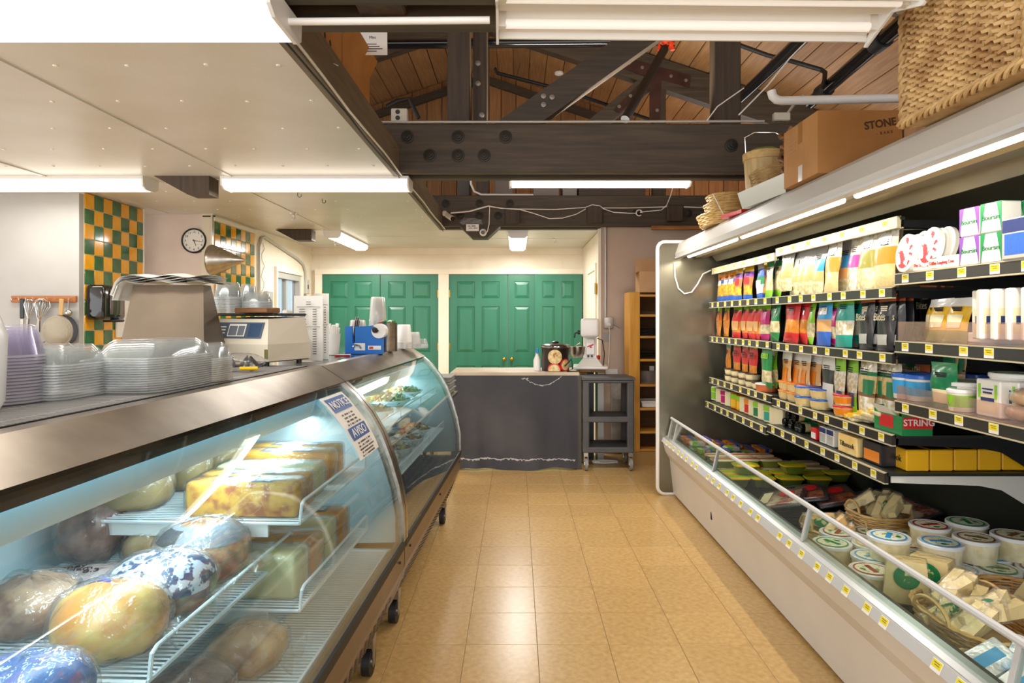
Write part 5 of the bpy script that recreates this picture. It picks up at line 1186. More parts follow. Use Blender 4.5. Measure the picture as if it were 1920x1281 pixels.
# ================================================================ DAIRY CASE DECK
ZD = .351
D0 = 'the case deck'
def pack(style, lx, ly, lz, mats, top=None, r=.012):
    if style in PROTO: return PROTO[style]
    LINK[0] = False
    o = ob('cheese_pack', MB().rbox(-lx/2, lx/2, -ly/2, ly/2, 0, lz, r, 2).mesh(mats, True))
    for (x0, x1, y0, y1, m) in top or (): ob('label', MB().box(lx*x0, lx*x1, ly*y0, ly*y1, lz, lz+.0009).box(lx*x0, lx*x1, -ly/2-.0008, -ly/2, lz*.2, lz*.9).mesh(m), o)
    LINK[0] = True
    PROTO[style] = o; return o
sl_o = pack('slo', .10, .085, .032, CW('orange'), ((-.5, -.1, -.5, .5, C('orange')), (-.1, .3, -.5, .5, C('blue')), (.02, .14, -.25, .25, C('red'))))
sl_w = pack('slw', .11, .085, .032, CW('white'), ((-.35, .0, -.5, .5, C('lime')), (.0, .4, -.4, .4, C('grey'))))
sl_b = pack('slb', .10, .085, .034, CW('yellow'), ((-.5, -.2, -.5, .5, C('lime')), (-.1, .45, -.45, .45, C('blue')), (.0, .3, -.3, .1, C('peach'))))
def field(o, x0, x1, nx, ys, layers, desc, zoff=0., grp='sliced cheese packs on the deck', LH=.0345):
    k = 0
    for j, y in enumerate(ys):
        for i in range(nx):
            nl = layers[i] if isinstance(layers, list) else layers
            for l_ in range(nl):
                k += 1
                r = dup(o, (x0+(x1-x0)*i/max(1, nx-1)+random.uniform(-.006, .006), y+random.uniform(-.006, .006), ZD+zoff+l_*LH), (0, 0, random.uniform(-.08, .08)), '%s, row %s from end panel, %s from aisle%s' % (desc, ORD[j+1], ORD[i+1], '' if nl == 1 else ', bottom' if l_ == 0 else ', top' if l_ == nl-1 else ', second up' if l_ == 1 else ', third up'), grp); r['category'] = 'cheese pack'
field(sl_o, 1.32, 1.86, 6, [5.10, 5.0], [4, 4, 3, 3, 2, 2], 'orange and blue cheese pack')
field(sl_w, 1.33, 1.70, 4, [4.89], [4, 3, 3, 2], 'white and lime cheese pack')
field(sl_b, 1.36, 1.62, 3, [4.78], [3, 3, 2], 'yellow and blue cheese pack')
field(sl_b, 1.62, 2.0, 4, [4.68], 1, 'yellow-blue cheese pack near wall')
# green tray packs: film-topped tray, dip inside
def traypack(style, lx, ly, lz, film, side, lab2):
    if style in PROTO: return PROTO[style]
    LINK[0] = False
    v = []; nn = 16
    def sq(i, k): a = 2*PI*i/nn; c, d = math.cos(a), math.sin(a); q = (abs(c)**5+abs(d)**5)**-.2; return c*q*k, d*q*k
    rings = [(.62, 0), (.72, .004), (.98, lz*.85), (1.05, lz*.88), (1.05, lz*.95), (.9, lz), (0, lz)]
    for k, z in rings:
        for i in range(nn): x, y = sq(i, k); v.append((x*lx/2, y*ly/2, z))
    mb = MB(); mb.add(v, [(j*nn+i, j*nn+(i+1) % nn, (j+1)*nn+(i+1) % nn, (j+1)*nn+i) for j in range(len(rings)-1) for i in range(nn)])
    for q in range(len(mb.m)): mb.m[q] = 0 if q < nn*2 else 1
    o = ob('dip_tray', mb.mesh([side, film], True, 30))
    ob('label', MB().box(-lx*.5, lx*.5, -ly*.16, ly*.16, lz*1.0, lz*1.015).box(-lx*.5, -lx*.47, -ly*.3, ly*.3, lz*.99, lz*1.02).mesh(lab2), o)
    LINK[0] = True; PROTO[style] = o; return o
m_guac = M('green_dip', '8f9a3a', .3, coat=.5); m_guacd = M('dark_green_dip', '6d7c30', .3, coat=.5)
tp1 = traypack('tp1', .15, .115, .052, C('cream'), m_guac, C('salmon')); tp2 = traypack('tp2', .15, .125, .06, C('yellow'), m_guacd, C('lime'))
field(tp1, 1.38, 2.0, 5, [4.57, 4.43], [2, 2, 2, 1, 1], 'cream-topped green dip tray', grp='dip trays on the deck', LH=.0535)
field(tp2, 1.38, 2.05, 5, [4.26], 1, 'yellow-topped green dip tray', grp='dip trays on the deck')
field(tp2, 1.36, 1.86, 4, [4.12], 1, 'yellow and lime dip tray', .0, 'dip trays on the deck')
field(tp2, 1.45, 1.75, 2, [4.2], 1, 'stacked yellow dip tray', .062, 'dip trays on the deck')
# charcuterie trays
m_char = M('charcuterie_print', 'e8d2ae', .25, noise=(20, 'a8321e', (.45, .6)), coat=.5); m_char2 = M('sausage_print', '7d2418', .25, noise=(16, 'e07a2e', (.5, .65)), coat=.5)
for k, (X, Y, rz, tl, m, sx) in enumerate(((1.44, 3.60, -.5, .14, m_char, 1.), (1.62, 3.72, -.35, .1, m_char2, .9), (1.75, 3.66, -.2, .12, m_char2, .9), (1.88, 3.50, .3, .1, m_char2, .9), (2.0, 3.40, .2, .1, m_char, .8))):
    o = thing('charcuterie_pack', ('large cream and red charcuterie tray leaning at the glass', 'red sausage tray beside the charcuterie tray', 'black and orange sausage tray in the middle', 'dark red salami tray behind the baskets', 'salami tray with red oval at the case back')[k], 'meat pack', (X, Y, ZD+.045), 0, 'charcuterie packs', rot=(0, -tl*2, rz))
    MB().rbox(-.12*sx, .12*sx, -.17*sx, .17*sx, 0, .018, .012, 2).build('tray', mk, o, True); MB().rbox(-.105*sx, .105*sx, -.15*sx, .15*sx, .014, .028, .01, 2).build('filling', m, o, True)
    MB().rbox(-.123*sx, .123*sx, -.173*sx, .173*sx, .001, .033, .012, 2).build('film', m_wrap, o, True)
    MB().lathe([(.04, .0335), (0, .034)], 18, (.03, .05, 0), 1, 1.5).build('oval_label', C('red'), o); MB().box(-.1*sx, -.05*sx, -.12*sx, .12*sx, .0332, .0338).build('label', C('navyk') if k else C('cream'), o)
# woven baskets
def weave_ring(mb, fn, n, r, z, ph, amp, wires):
    """one strand of weave round a closed outline fn(u)->(x,y)"""
    pts = []
    for i in range(n):
        u = i/n; x, y = fn(u); x2, y2 = fn((u+.002) % 1); d = Vector((x2-x, y2-y)).normalized(); nx, ny = d.y, -d.x
        o_ = amp*math.sin(2*PI*u*wires+ph); pts.append((x+nx*o_, y+ny*o_, z+.15*r*math.sin(2*PI*u*wires*2)))
    mb.tube(pts, r, 5, True)
def basket(X, Y, z, a, b, h, label, handle='x', mat=m_wickp, flare=.12, rz=0., rows=None, cat='basket', loops=True):
    o = thing('wicker_basket', label, cat, (X, Y, z), rz, 'wicker baskets'); rows = rows or int(h/.0085); st = max(10, int((a+b)*2/.028))
    def fn(k): return lambda u: (a*k*math.copysign(abs(math.cos(2*PI*u))**.75, math.cos(2*PI*u)), b*k*math.copysign(abs(math.sin(2*PI*u))**.75, math.sin(2*PI*u)))
    mb = MB()
    for r in range(rows):
        f = r/(rows-1); weave_ring(mb, fn(1-flare+flare*f), 64, h/rows*.55, .004+f*(h-.008), PI*(r % 2), .004, st/2)
    mb.build('woven_side', mat, o, True)
    s_ = MB()
    for i in range(st):
        x, y = fn(1-flare)(i/st); x2, y2 = fn(1)(i/st); s_.cyl((x, y, 0), (x2, y2, h), .0035, n=5)
    s_.build('stakes', mat, o, True)
    rm = MB()
    for q in (0, PI): weave_ring(rm, fn(1.01), 72, .0055, h, q, .005, 12)
    rm.build('rim', mat, o, True)
    MB().lathe([(1, 0), (0, .002)], 28, (0, 0, .003), a*(1-flare), b*(1-flare)).build('bottom', mat, o)
    if loops:
        for s in (-1, 1):
            if handle == 'x': p = [(s*a*1.0, b*.45*math.cos(q), h+.05*math.sin(q)) for q in [PI*i/10 for i in range(11)]]
            else: p = [(a*.45*math.cos(q), s*b, h+.05*math.sin(q)) for q in [PI*i/10 for i in range(11)]]
            MB().tube(p, .006, 6).build('handle', mat, o, True)
    return o
m_ched2 = M('wedge_cheese', 'f0dca0', .4, noise=(6, 'e6cc84')); m_ched3 = M('wedge_cheddar', 'efc678', .4, noise=(6, 'e0ac52')); m_rind = M('wedge_rind', 'caa35a', .5)
WN = {}
def wedge(X, Y, z, lx, ly, lz, rot, where, mat=m_ched2, seal=None):
    WN[where] = WN.get(where, 0)+1
    o = thing('cheese_wedge', 'wrapped cheese wedge %s, %s one' % (where, ORD[WN[where]]), 'cheese', (X, Y, z), 0, 'wrapped cheese wedges', rot=rot)
    mb = MB(); mb.prism([(-lx/2, 0), (lx/2, ly*.1), (lx/2, ly*.9), (-lx/2, ly*.42)], 'z', 0, lz); mb.build('cheese', mat, o)
    MB().prism([(lx/2, ly*.1), (lx/2+.005, ly*.1), (lx/2+.005, ly*.9), (lx/2, ly*.9)], 'z', 0, lz).build('rind', m_rind, o)
    MB().prism([(-lx/2-.012, -.003), (lx/2+.012, ly*.1-.006), (lx/2+.012, ly*.9+.006), (-lx/2-.012, ly*.42+.003)], 'z', -.003, lz+.003).build('wrap', m_wrap, o)
    if seal: MB().lathe([(.03, 0), (0, .001)], 16, (lx*.1, ly*.48, lz+.0035), 1.2, .7).build('label', seal, o)
def fill(cx, cy, z, a, b, n, where, mat, seed, size=1., seal=None):
    rnd = random.Random(seed)
    for k in range(n):
        wedge(cx+rnd.uniform(-a, a), cy+rnd.uniform(-b, b), z+rnd.uniform(.0, .035), .105*size, .05*size, .03*size, (PI/2+rnd.uniform(-.35, .35), rnd.uniform(-.5, .3), rnd.uniform(-.5, .9)), where, mat, seal if k % 4 == 1 else None)
m_seal = M('green_seal', '2f7a45', .4, noise=(40, 'd8cf9a', (.5, .56)))
basket(1.47, 3.08, ZD, .125, .14, .075, 'low basket of cheese wedges just behind the front glass')
fill(1.46, 3.08, ZD+.055, .07, .08, 12, 'in the low basket behind the glass', m_ched3, 5, 1.1, m_seal)
basket(1.70, 3.12, ZD, .12, .14, .135, 'deep basket of cheese wedges behind the low basket')
fill(1.70, 3.12, ZD+.125, .07, .08, 12, 'in the deep basket', m_ched2, 6, 1.15, m_seal)
basket(1.47, 2.13, ZD, .14, .20, .09, 'long basket of cheese wedges nearest the viewer', 'x')
fill(1.46, 2.15, ZD+.075, .08, .14, 16, 'in the long near basket', m_ched2, 7, 1.2, m_seal)
basket(1.72, 2.22, ZD, .13, .2, .10, 'empty-looking basket with high handle at the case back', 'x')
fill(1.72, 2.2, ZD+.06, .06, .1, 5, 'in the high-handled basket', m_ched2, 9, 1.0)
# big triangular wedges with green seals standing at the front of the long basket
for k, (X, Y, rz) in enumerate(((1.395, 2.375, -.5), (1.50, 2.395, -.9))):
    o = thing('cheese_wedge', 'tall triangular cheese wedge with green seal, %s the glass' % ('next to' if k == 0 else 'set back from'), 'cheese', (X, Y, ZD+.03), rz, 'wrapped cheese wedges')
    tri = [(-.075, 0), (.075, 0), (.06, .15), (-.06, .15)]
    MB().prism(tri, 'y', -.035, .03).build('cheese', m_ched2, o); MB().prism([(x*1.06, z*1.04-.003) for x, z in tri], 'y', -.039, .034).build('wrap', m_wrap, o)
    MB(Matrix.Rotation(PI/2, 4, 'X')).lathe([(.036, .0395), (0, .0405)], 24, (0, .095, 0)).build('seal', m_seal, o)
    MB(Matrix.Rotation(PI/2, 4, 'X')).lathe([(.041, .0391), (.035, .0399)], 24, (0, .095, 0)).build('seal_ring', C('dgreen'), o)
# round tubs of fresh cheese, stacked on the deck
lidr = [('red', 'dred'), ('blue', 'sky'), ('yellow', 'yellow'), ('gold', 'brown'), ('green', 'green')]
m_curd = M('tub_side', 'f0e6c4', .3, noise=(22, 'd9cc9c', (.45, .65)), coat=.3)
m_tublid = M('milky_lid', 'e6e8e6', .3, coat=.3)
tubs = []
LINK[0] = True
for nm, c_ in lidr: tubs.append(tub('deck_'+nm, .079, .092, m_curd, m_tublid, (M('lid_print_'+nm, 'efe9cc', .4, noise=(60, '6a9a4a', (.56, .62))), C(c_), C(c_))))
names = ['red', 'sky blue', 'yellow', 'brown', 'green']
spots = []
for j in range(4):
    for i in range(5):
        x = 1.345+.163*i+(.08 if j % 2 else 0); y = 2.52+.145*j
        if x < 2.04: spots.append((x+random.uniform(-.008, .008), y+random.uniform(-.008, .008), 0))
for x, y in ((1.80, 2.60), (1.63, 2.55), (1.72, 2.76), (1.97, 2.63), (1.47, 2.62), (1.90, 2.80)): spots.append((x, y, 1))
for k, (x, y, lv) in enumerate(spots):
    c_ = (k*3+k//4) % 5
    placep(tubs[c_], x, y, ZD+.0925*lv, 'case deck' if lv == 0 else 'deck tubs', 'round fresh cheese tub with %s lid ring' % names[c_], rz=.4*k)
# crate of blue-white cheeses nearest the viewer
o = thing('wood_crate', 'pale wooden crate holding foil-wrapped cheeses', 'crate', (1.40, 1.80, ZD))
m_cr = wood('crate_wood', 'd9c79a', 'c2aa75', .6, 1)
for s in (-1, 1):
    MB().box(s*.11-.004, s*.11+.004, -.19, .19, .0, .05).build('side_board', m_cr, o); MB().box(-.11, .11, s*.19-.004, s*.19+.004, 0, .05).build('end_board', m_cr, o)
MB().box(-.11, .11, -.19, .19, 0, .006).build('bottom_board', m_cr, o)
m_foil = M('foil_print', 'dfe3e6', .3, .3, noise=(12, '7e98b4', (.55, .65)), bump=(25, .5, .01))
for k, (x, y, z, ry) in enumerate(((-.045, .10, .05, .5), (-.02, -.02, .05, .35), (.04, .06, .07, .5), (.03, -.10, .06, .3), (-.04, -.14, .05, .4))):
    wn = 'foil-wrapped blue and white cheese in the crate, %s' % ORD[k+1]
    q = thing('foil_cheese', wn, 'cheese', (1.40+x, 1.80+y, ZD+z), 0, 'foil cheeses in the crate', rot=(.2, -ry, .3*k)); MB().rbox(-.07, .07, -.055, .055, -.018, .022, .01, 2).build('foil', m_foil, q, True); MB().box(-.045, .045, -.02, .02, .022, .0226).build('label', C('sky'), q)

# ================================================================ ON TOP OF THE DAIRY CASE
ZH = 2.0
p0 = U(1463, 355, Z=ZH)
o = thing('cardboard_box', 'large brown cardboard box with dark printing on the dairy case', 'box', (1.262, 2.78, ZH+.001))
MB().box(0, .355, 0, .35, 0, .262).build('carton', m_card, o)
MB().box(-.0015, 0, .15, .19, .17, .262).build('tape', M('brown_tape', 'a9763c', .3), o); MB().box(-.0015, 0, .15, .19, .0, .07).build('tape', M('shiny_tape', 'd9d4cb', .15), o)
ml = MB()
for r in range(5): ml.box(-.0012, 0, .22, .32-.02*(r % 2), .15+.018*r, .155+.018*r)
ml.build('print', M('faint_print', 'b08a66', .8), o)
text('STONE', .045, M('brown_print', '5a3d22', .8), o, (.262, -.001, .205), (PI/2, -.16, 0), bold=.0012, sx=.95); text('-  B A K E', .017, M('brown_print'), o, (.28, -.001, .168), (PI/2, -.14, 0))
MB().prism([(.295, .09), (.31, .12), (.32, .095), (.335, .13), (.345, .10), (.345, .08), (.295, .07)], 'y', -.001, 0).build('print', M('brown_print'), o)
o = thing('cardboard_box', 'second cardboard box half hidden behind the wicker hamper', 'box', (1.625, 2.70, ZH+.001)); MB().box(0, .3, 0, .35, 0, .28).build('carton', m_cardl, o)
# wicker hamper
def flat_weave(mb, org, ax, ln, h, rows, pitch, r, seed, out):
    rnd = random.Random(seed); n = max(8, int(ln/pitch*4)); ax = Vector(ax); out = Vector(out)
    for k in range(rows):
        z = h*(k+.5)/rows; sl = rnd.uniform(-.2, .2)
        pts = [Vector(org)+ax*(ln*i/n)+out*(.011*math.sin(2*PI*(i/n*ln/pitch)/1.+k*PI*.67))+Vector((0, 0, z+.004*math.sin(2*PI*i/n*ln/pitch+k*2.1+1))) for i in range(n+1)]
        mb.tube(pts, r*rnd.uniform(.85, 1.1), 5)
o = thing('wicker_hamper', 'tall honey-coloured wicker hamper on the dairy case', 'basket', (1.24, 1.60, ZH+.002))
for nm, org, ax, ln, out in (('woven_side', (0, 0, 0), (0, 1, 0), .52, (-1, 0, 0)), ('woven_front', (0, 0, 0), (1, 0, 0), .42, (0, -1, 0)), ('woven_back', (0, .52, 0), (1, 0, 0), .42, (0, 1, 0)), ('woven_far_side', (.42, 0, 0), (0, 1, 0), .52, (1, 0, 0))):
    m = MB(); flat_weave(m, org, ax, ln, .60, 40, .045, .0082, len(nm), out); m.build(nm, m_wick, o, True)
    st = MB(); n = int(ln/.0225)
    for i in range(n+1):
        q = Vector(org)+Vector(ax)*(ln*i/n); st.cyl(q, q+Vector((0, 0, .6)), .006, n=6)
    st.build('stakes', m_wick, o, True)
MB().box(.006, .414, .006, .514, 0, .006).build('bottom', m_wick, o)
for x, y in ((0, 0), (.42, 0), (0, .52), (.42, .52)):
    br = MB()
    for q in range(3): br.tube([(x+.012*math.cos(i*.9+q*2.1), y+.012*math.sin(i*.9+q*2.1), i*.013) for i in range(47)], .008, 6)
    br.build('corner_braid', m_wick, o, True)
br = MB()
for q in range(3): br.tube([(-.012+.010*math.cos(i*.9+q*2.1), i*.0127, .006+.010*math.sin(i*.9+q*2.1)) for i in range(42)], .0065, 6)
br.build('bottom_braid', m_wick, o, True)
# baskets, bucket and trays at the far end of the canopy
o = thing('metal_tray', 'shallow grey metal pan on the dairy case canopy', 'pan', (1.36, 3.46, ZH+.001), .1); MB().add([(-.1, -.26, .09), (.12, -.26, .09), (.12, .26, .09), (-.1, .26, .09), (-.08, -.24, 0), (.1, -.24, 0), (.1, .24, 0), (-.08, .24, 0)], [(0, 1, 5, 4), (1, 2, 6, 5), (2, 3, 7, 6), (3, 0, 4, 7), (4, 5, 6, 7)]).build('pan', M('galvanised', 'c4c2bd', .35, .7), o)
basket(1.47, 3.62, ZH+.03, .17, .2, .16, 'oval wicker basket behind the metal pan', 'y', m_wick, .2)
o = thing('slat_bucket', 'pale wooden slat bucket with wire handle on the dairy case', 'bucket', (1.44, 3.85, ZH+.08))
MB().lathe([(.10, 0), (.118, .27), (.112, .27), (.094, .01), (0, .01)], 16).build('slats', wood('pale_slat', 'dcc08a', 'c2a066', .6, 2), o)
for z, r in ((.245, .121), (.02, .106)): MB().lathe([(r-.004, -.02), (r, -.02), (r+.002, .02), (r-.004, .02)], 24, (0, 0, z)).build('hoop', wood('hoop_wood', 'd9b878', 'bb935a', .6), o, True)
MB().tube([(-.11, 0, .26), (-.115, 0, .36), (-.06, 0, .39), (.06, 0, .39), (.115, 0, .36), (.11, 0, .26)], .004, 6).build('handle', m_chrome, o, True)
MB().blob((0, 0, .27), (.09, .09, .03), 3, .2, 14, 8).build('leaves', M('leaf_green', '7d8a3a', .6), o, True)
o = thing('bark_basket', 'dark brown rough vine basket beside the cardboard box', 'basket', (1.46, 3.38, ZH+.12))
vn = MB(); rnd = random.Random(3)
for k in range(26):
    a = rnd.uniform(0, 6.28); vn.tube([(.10*math.cos(a+.25*i)*(1+.15*math.sin(i+k)), .10*math.sin(a+.25*i)*(1+.1*math.sin(i+k)), .02+k*.008+.02*math.sin(i*1.3+k)) for i in range(9)], .009, 5)
vn.build('vines', M('brown_vine', '7a4f2c', .6, noise=(8, '9a6a3e')), o, True); MB().blob((0, 0, .02), (.09, .09, .05), 5, .1, 14, 8).build('core', M('vine_core', '4a2e1a', .8), o, True)
o = thing('vine_stand', 'bundle of cloth under the vine basket', 'cloth', (1.46, 3.38, ZH+.001)); MB().blob((0, 0, .06), (.12, .1, .065), 8, .15, 18, 10).build('cloth', M('grey_cloth', '9a8f80', .8), o, True)
basket(1.36, 4.30, ZH+.075, .13, .15, .05, 'shallow wicker tray stacked second from the canopy', 'y', m_wickp, .1, loops=False); basket(1.36, 4.28, ZH+.128, .12, .14, .05, 'shallow wicker tray on top of the stack', 'y', m_wickp, .1, loops=False)
basket(1.36, 4.40, ZH+.002, .14, .2, .07, 'open-weave flat basket at the canopy end', 'y', m_wickp, .15, rows=6, loops=False)
o = thing('red_folder', 'red folder lying under the wicker trays', 'folder', (1.33, 3.95, ZH+.001), .2); MB().box(-.06, .08, -.12, .12, 0, .02).build('cover', C('red'), o); MB().cyl((-.05, .1, .02), (-.09, .16, .16), .003, n=6).build('stick', m_pvc, o)
# ================================================================ FAR END OF THE AISLE
# draped table
TX0, TX1, TY, TZ = -.585, .575, 6.14, .895
o = thing('draped_table', 'table draped with a black cloth in front of the green doors', 'table', (0, 0, 0))
MB().rbox(TX0-.03, TX1+.01, TY-.02, TY+.62, TZ-.035, TZ, .008, 1).build('tabletop', M('table_edge', 'cdbda6', .5, noise=(4, 'b9a68c')), o)
for x in (TX0+.03, TX1-.03):
    for y in (TY+.05, TY+.56): MB().box(x-.025, x+.025, y-.025, y+.025, 0, TZ-.035).build('leg', m_blackm, o)
MB().rbox(TX1-.02, TX1+.03, TY-.012, TY+.03, .0, TZ-.03, .004, 1).build('corner_post', M('grey_post', '55504a', .5), o)
m_cloth = M('black_cloth', '3f3f44', .85, noise=(1.6, '535051', (.45, .75)), bump=(90, .3, .002))
def drape(u, v):
    x = TX0-.012+(TX1-TX0+.0)*u; f = (1-v)
    y = TY-.03-.018*f-.017*math.sin(u*31+1.2*v+2*math.sin(5*u))*f-.016*math.sin(u*13.3+2*v)*f-.012*max(0, f-.86)*8
    return (x, y, .012+(TZ-.03-.012)*v+(.012*math.sin(u*9) if v < .02 else 0)+(.016*max(0, (.04-u)/.04)**2+.016*max(0, (u-.96)/.04)**2)*f)
cl = MB().grid(drape, 90, 26).build('table_skirt', m_cloth, None, True); tag(cl, 'black cloth skirt with whitish stains hanging from the table', 'cloth')
# stains: chalky lines of their own shape along the hem and below the top
m_stain = M('chalk_stain', 'b9b6b2', .9)
def stain(fn, us, wd, n=2):
    rnd = random.Random(n); mb = MB(); pts = []
    for u in us:
        v = fn(u)+rnd.uniform(-.006, .006); w_ = wd*rnd.uniform(.3, 1.6); a = Vector(drape(u, v)); b = Vector(drape(u, v-w_)); pts.append((a+Vector((0, -.0025, 0)), b+Vector((0, -.0025, 0))))
    for (a, b), (c, d) in zip(pts, pts[1:]): mb.add([a, c, d, b], [(0, 1, 2, 3)])
    mb.build('stain', m_stain, cl)
stain(lambda u: .118-.012*u+.006*math.sin(30*u), [.02+i*.0096 for i in range(101)], .014, 2)
stain(lambda u: .935+.55*(u-.72)**2*8-.035, [.60+i*.0075 for i in range(40)], .008, 3)
stain(lambda u: .975, [.555+i*.006 for i in range(10)], .012, 4)
# soup kettle
o = thing('soup_kettle', 'black soup warmer printed with soup bowls on the table', 'kettle', (.375, 6.35, TZ))
KR = .132
MB().lathe([(KR*.98, 0), (KR, .01), (KR, .21), (KR*1.04, .222)], 32).build('body', M('kettle_dark', '2a2020', .3), o, True)
MB().lathe([(KR*1.06, .215), (KR*1.07, .24), (KR*.98, .25), (KR*.5, .262), (0, .264)], 32).build('lid', M('lid_dark', '39332e', .2), o, True)
MB().lathe([(.03, .262), (.034, .275), (.02, .283), (0, .284)], 14).build('lid_knob', m_blackm, o, True); MB().lathe([(KR*1.07, .226), (KR*1.085, .23), (KR*1.07, .236)], 32).build('rim', m_chrome, o, True)
def disc_on(ang, z, r, m, nm, off=.001, sq=1.):
    mb = MB(); n = 20; K = 4; vs = [(ang, z)]+[(ang+r*k/K*math.cos(2*PI*i/n)/KR, z+sq*r*k/K*math.sin(2*PI*i/n)) for k in range(1, K+1) for i in range(n)]
    fs = [(0, i+1, (i+1) % n+1) for i in range(n)]+[(1+k*n+i, 1+k*n+(i+1) % n, 1+(k+1)*n+(i+1) % n, 1+(k+1)*n+i) for k in range(K-1) for i in range(n)]
    mb.add([((KR+off)*math.cos(a), (KR+off)*math.sin(a), min(max(h, .004), .21)) for a, h in vs], fs); mb.build(nm, m, o, True)
disc_on(-PI/2-.1, .138, .068, M('soup_cream', 'ead6a4', .4, noise=(40, 'cda860')), 'soup_print'); disc_on(-PI/2-.15, .015, .065, C('red'), 'soup_print'); disc_on(-PI/2-.15, .012, .054, M('soup_cream'), 'soup_print', .002)
disc_on(-PI/2+.72, .06, .06, C('red'), 'soup_print'); disc_on(-PI/2+.74, .06, .048, M('soup_cream'), 'soup_print', .002)
for k, (a, z) in enumerate(((-.1, .155), (-.02, .165), (-.2, .15), (-.12, .14), (.03, .15), (-.08, .17), (-.17, .163))): disc_on(-PI/2+a, z, .006, M('crouton', 'a8682c', .6), 'crouton_print', .003)
MB().tube([(.08, -.12, .05), (.14, -.16, .12), (.15, -.17, .03), (.10, -.17, .004), (.2, -.14, .004)], .006, 6).build('cord', m_black, o, True)
o = thing('squeeze_bottle', 'white spray bottle with blue top beside the soup warmer', 'bottle', (.20, 6.38, TZ)); MB().lathe([(.035, 0), (.035, .1), (.014, .15), (.014, .17), (0, .17)], 16).build('bottle', m_pvc, o, True); MB().rbox(-.012, .014, -.03, .012, .165, .21, .004, 1).build('trigger', M('trigger_blue', '2d7ed1', .4), o)
# stand mixer on a low stand
o = thing('mixer_stand', 'wooden stand carrying the mixer behind the utility cart', 'stand', (.745, 6.68, 0)); MB().rbox(-.125, .125, -.17, .18, .865, .895, .004, 1).build('top', wood('stand_top', 'b98a4e', '8f6533', .5), o)
for x, m in ((-.08, wood('orange_post', 'c98a3c', 'a86c28', .5, 2)), (.09, m_alu)): MB().box(x-.03, x+.03, -.12, .12, 0, .865).build('post', m, o)
MB().box(-.03, .03, -.05, .1, 0, .865).build('post', m_blackm, o)
o = thing('stand_mixer', 'white commercial stand mixer beside the soup warmer', 'mixer', (.74, 6.64, .896), -.1)
m_mx = M('mixer_enamel', 'ece8e2', .25, coat=.3)
MB().rbox(-.17, .17, -.19, .2, 0, .03, .012, 2).build('foot', m_mx, o, True)
MB().add([(-.12, -.14, .03), (.12, -.14, .03), (.12, .16, .03), (-.12, .16, .03), (-.06, -.07, .11), (.06, -.07, .11), (.06, .12, .11), (-.06, .12, .11), (-.06, -.07, .32), (.06, -.07, .32), (.06, .12, .32), (-.06, .12, .32)],
         [(0, 1, 5, 4), (1, 2, 6, 5), (2, 3, 7, 6), (3, 0, 4, 7), (4, 5, 9, 8), (5, 6, 10, 9), (6, 7, 11, 10), (7, 4, 8, 11)]).build('column', m_mx, o)
MB().rbox(-.095, .085, -.22, .2, .315, .50, .03, 3).build('head', m_mx, o, True); MB().rbox(-.045, .045, -.105, -.068, .14, .30, .008, 1).build('slide', m_mx, o)
MB().cyl((-.1, -.1, .36), (-.125, -.1, .36), .022, n=12).tube([(-.125, -.1, .36), (-.15, -.1, .35), (-.155, -.12, .31)], .008, 6).build('speed_lever', m_blackm, o, True)
MB().rbox(-.02, .02, -.072, -.0695, .15, .2, .002, 1).build('plate', m_lab, o)
MB().prism([(-.03, .225), (.03, .25), (.03, .235), (.008, .222), (.02, .21), (-.002, .205), (-.01, .222), (-.03, .212)], 'y', -.108, -.1055).build('logo', M('logo_red', 'cc2b2b', .4), o)
for x in (-.02, .015): MB().cyl((x, -.071, .125), (x, -.085, .125), .011, n=10).build('button', m_blackm, o)
MB().tube([(-.10, -.08, .14), (-.15, -.1, .22), (-.10, -.14, .26)], .007, 6).build('bowl_arm', m_chrome, o, True); MB().lathe([(.05, .11), (.075, .15), (.08, .22), (.076, .22), (.07, .152), (.0, .115)], 20, (-.13, -.06, 0)).build('bowl', m_steel, o, True)
MB().tube([(.07, 0, .3), (.12, .0, .28), (.14, -.02, .15), (.13, -.02, .03)], .005, 6).build('cord', m_black, o, True)
for k, (x, y, c_) in enumerate(((.83, 6.8, 'red'), (.78, 6.82, 'orange'))):
    q = thing('spice_tin', '%s tin behind the stand mixer' % ('red' if k == 0 else 'orange'), 'tin', (x, y, .896)); MB().lathe([(.03, 0), (.03, .11), (.026, .12), (0, .12)], 14).build('tin', C(c_), q, True)
    MB().lathe([(.0302, .03), (.0302, .08)], 14).build('label', C('cream'), q)
# utility cart
o = thing('utility_cart', 'grey three-shelf plastic utility cart on casters', 'cart', (.845, 6.28, 0))
m_cart = M('cart_grey', '4f4e50', .55, noise=(5, '5d5b5b')); a, b = .235, .2
for z in (.16, .44, .80):
    s_ = MB().rbox(-a, a, -b, b, z, z+(.05 if z < .7 else .03), .008, 1).build('shelf', m_cart, o)
    if z < .7: MB().box(-a+.03, a-.03, -b+.03, b-.03, z+.05, z+.053).build('tray_well', M('cart_well', '2d2c2e', .6), s_)
    else: MB().box(-a-.01, a+.01, -b-.01, b+.01, z+.03, z+.05).build('lip', m_cart, s_)
for x in (-a+.03, a-.03):
    for y in (-b+.03, b-.03):
        MB().rbox(x-.03, x+.03, y-.028, y+.028, .18, .81, .008, 1).build('leg', m_cart, o)
        c_ = MB().cyl((x-.012, y-.02, .055), (x+.012, y-.02, .055), .055, n=20).build('caster', M('caster_grey', '8b8b88', .5), o, True)
        MB().cyl((x-.015, y-.02, .055), (x+.015, y-.02, .055), .034, n=14).build('hub', m_chrome, c_, True); MB().box(x-.02, x-.014, y-.035, y+.02, .05, .13).box(x+.014, x+.02, y-.035, y+.02, .05, .13).box(x-.02, x+.02, y-.02, y+.02, .125, .16).build('fork', m_steel, c_)
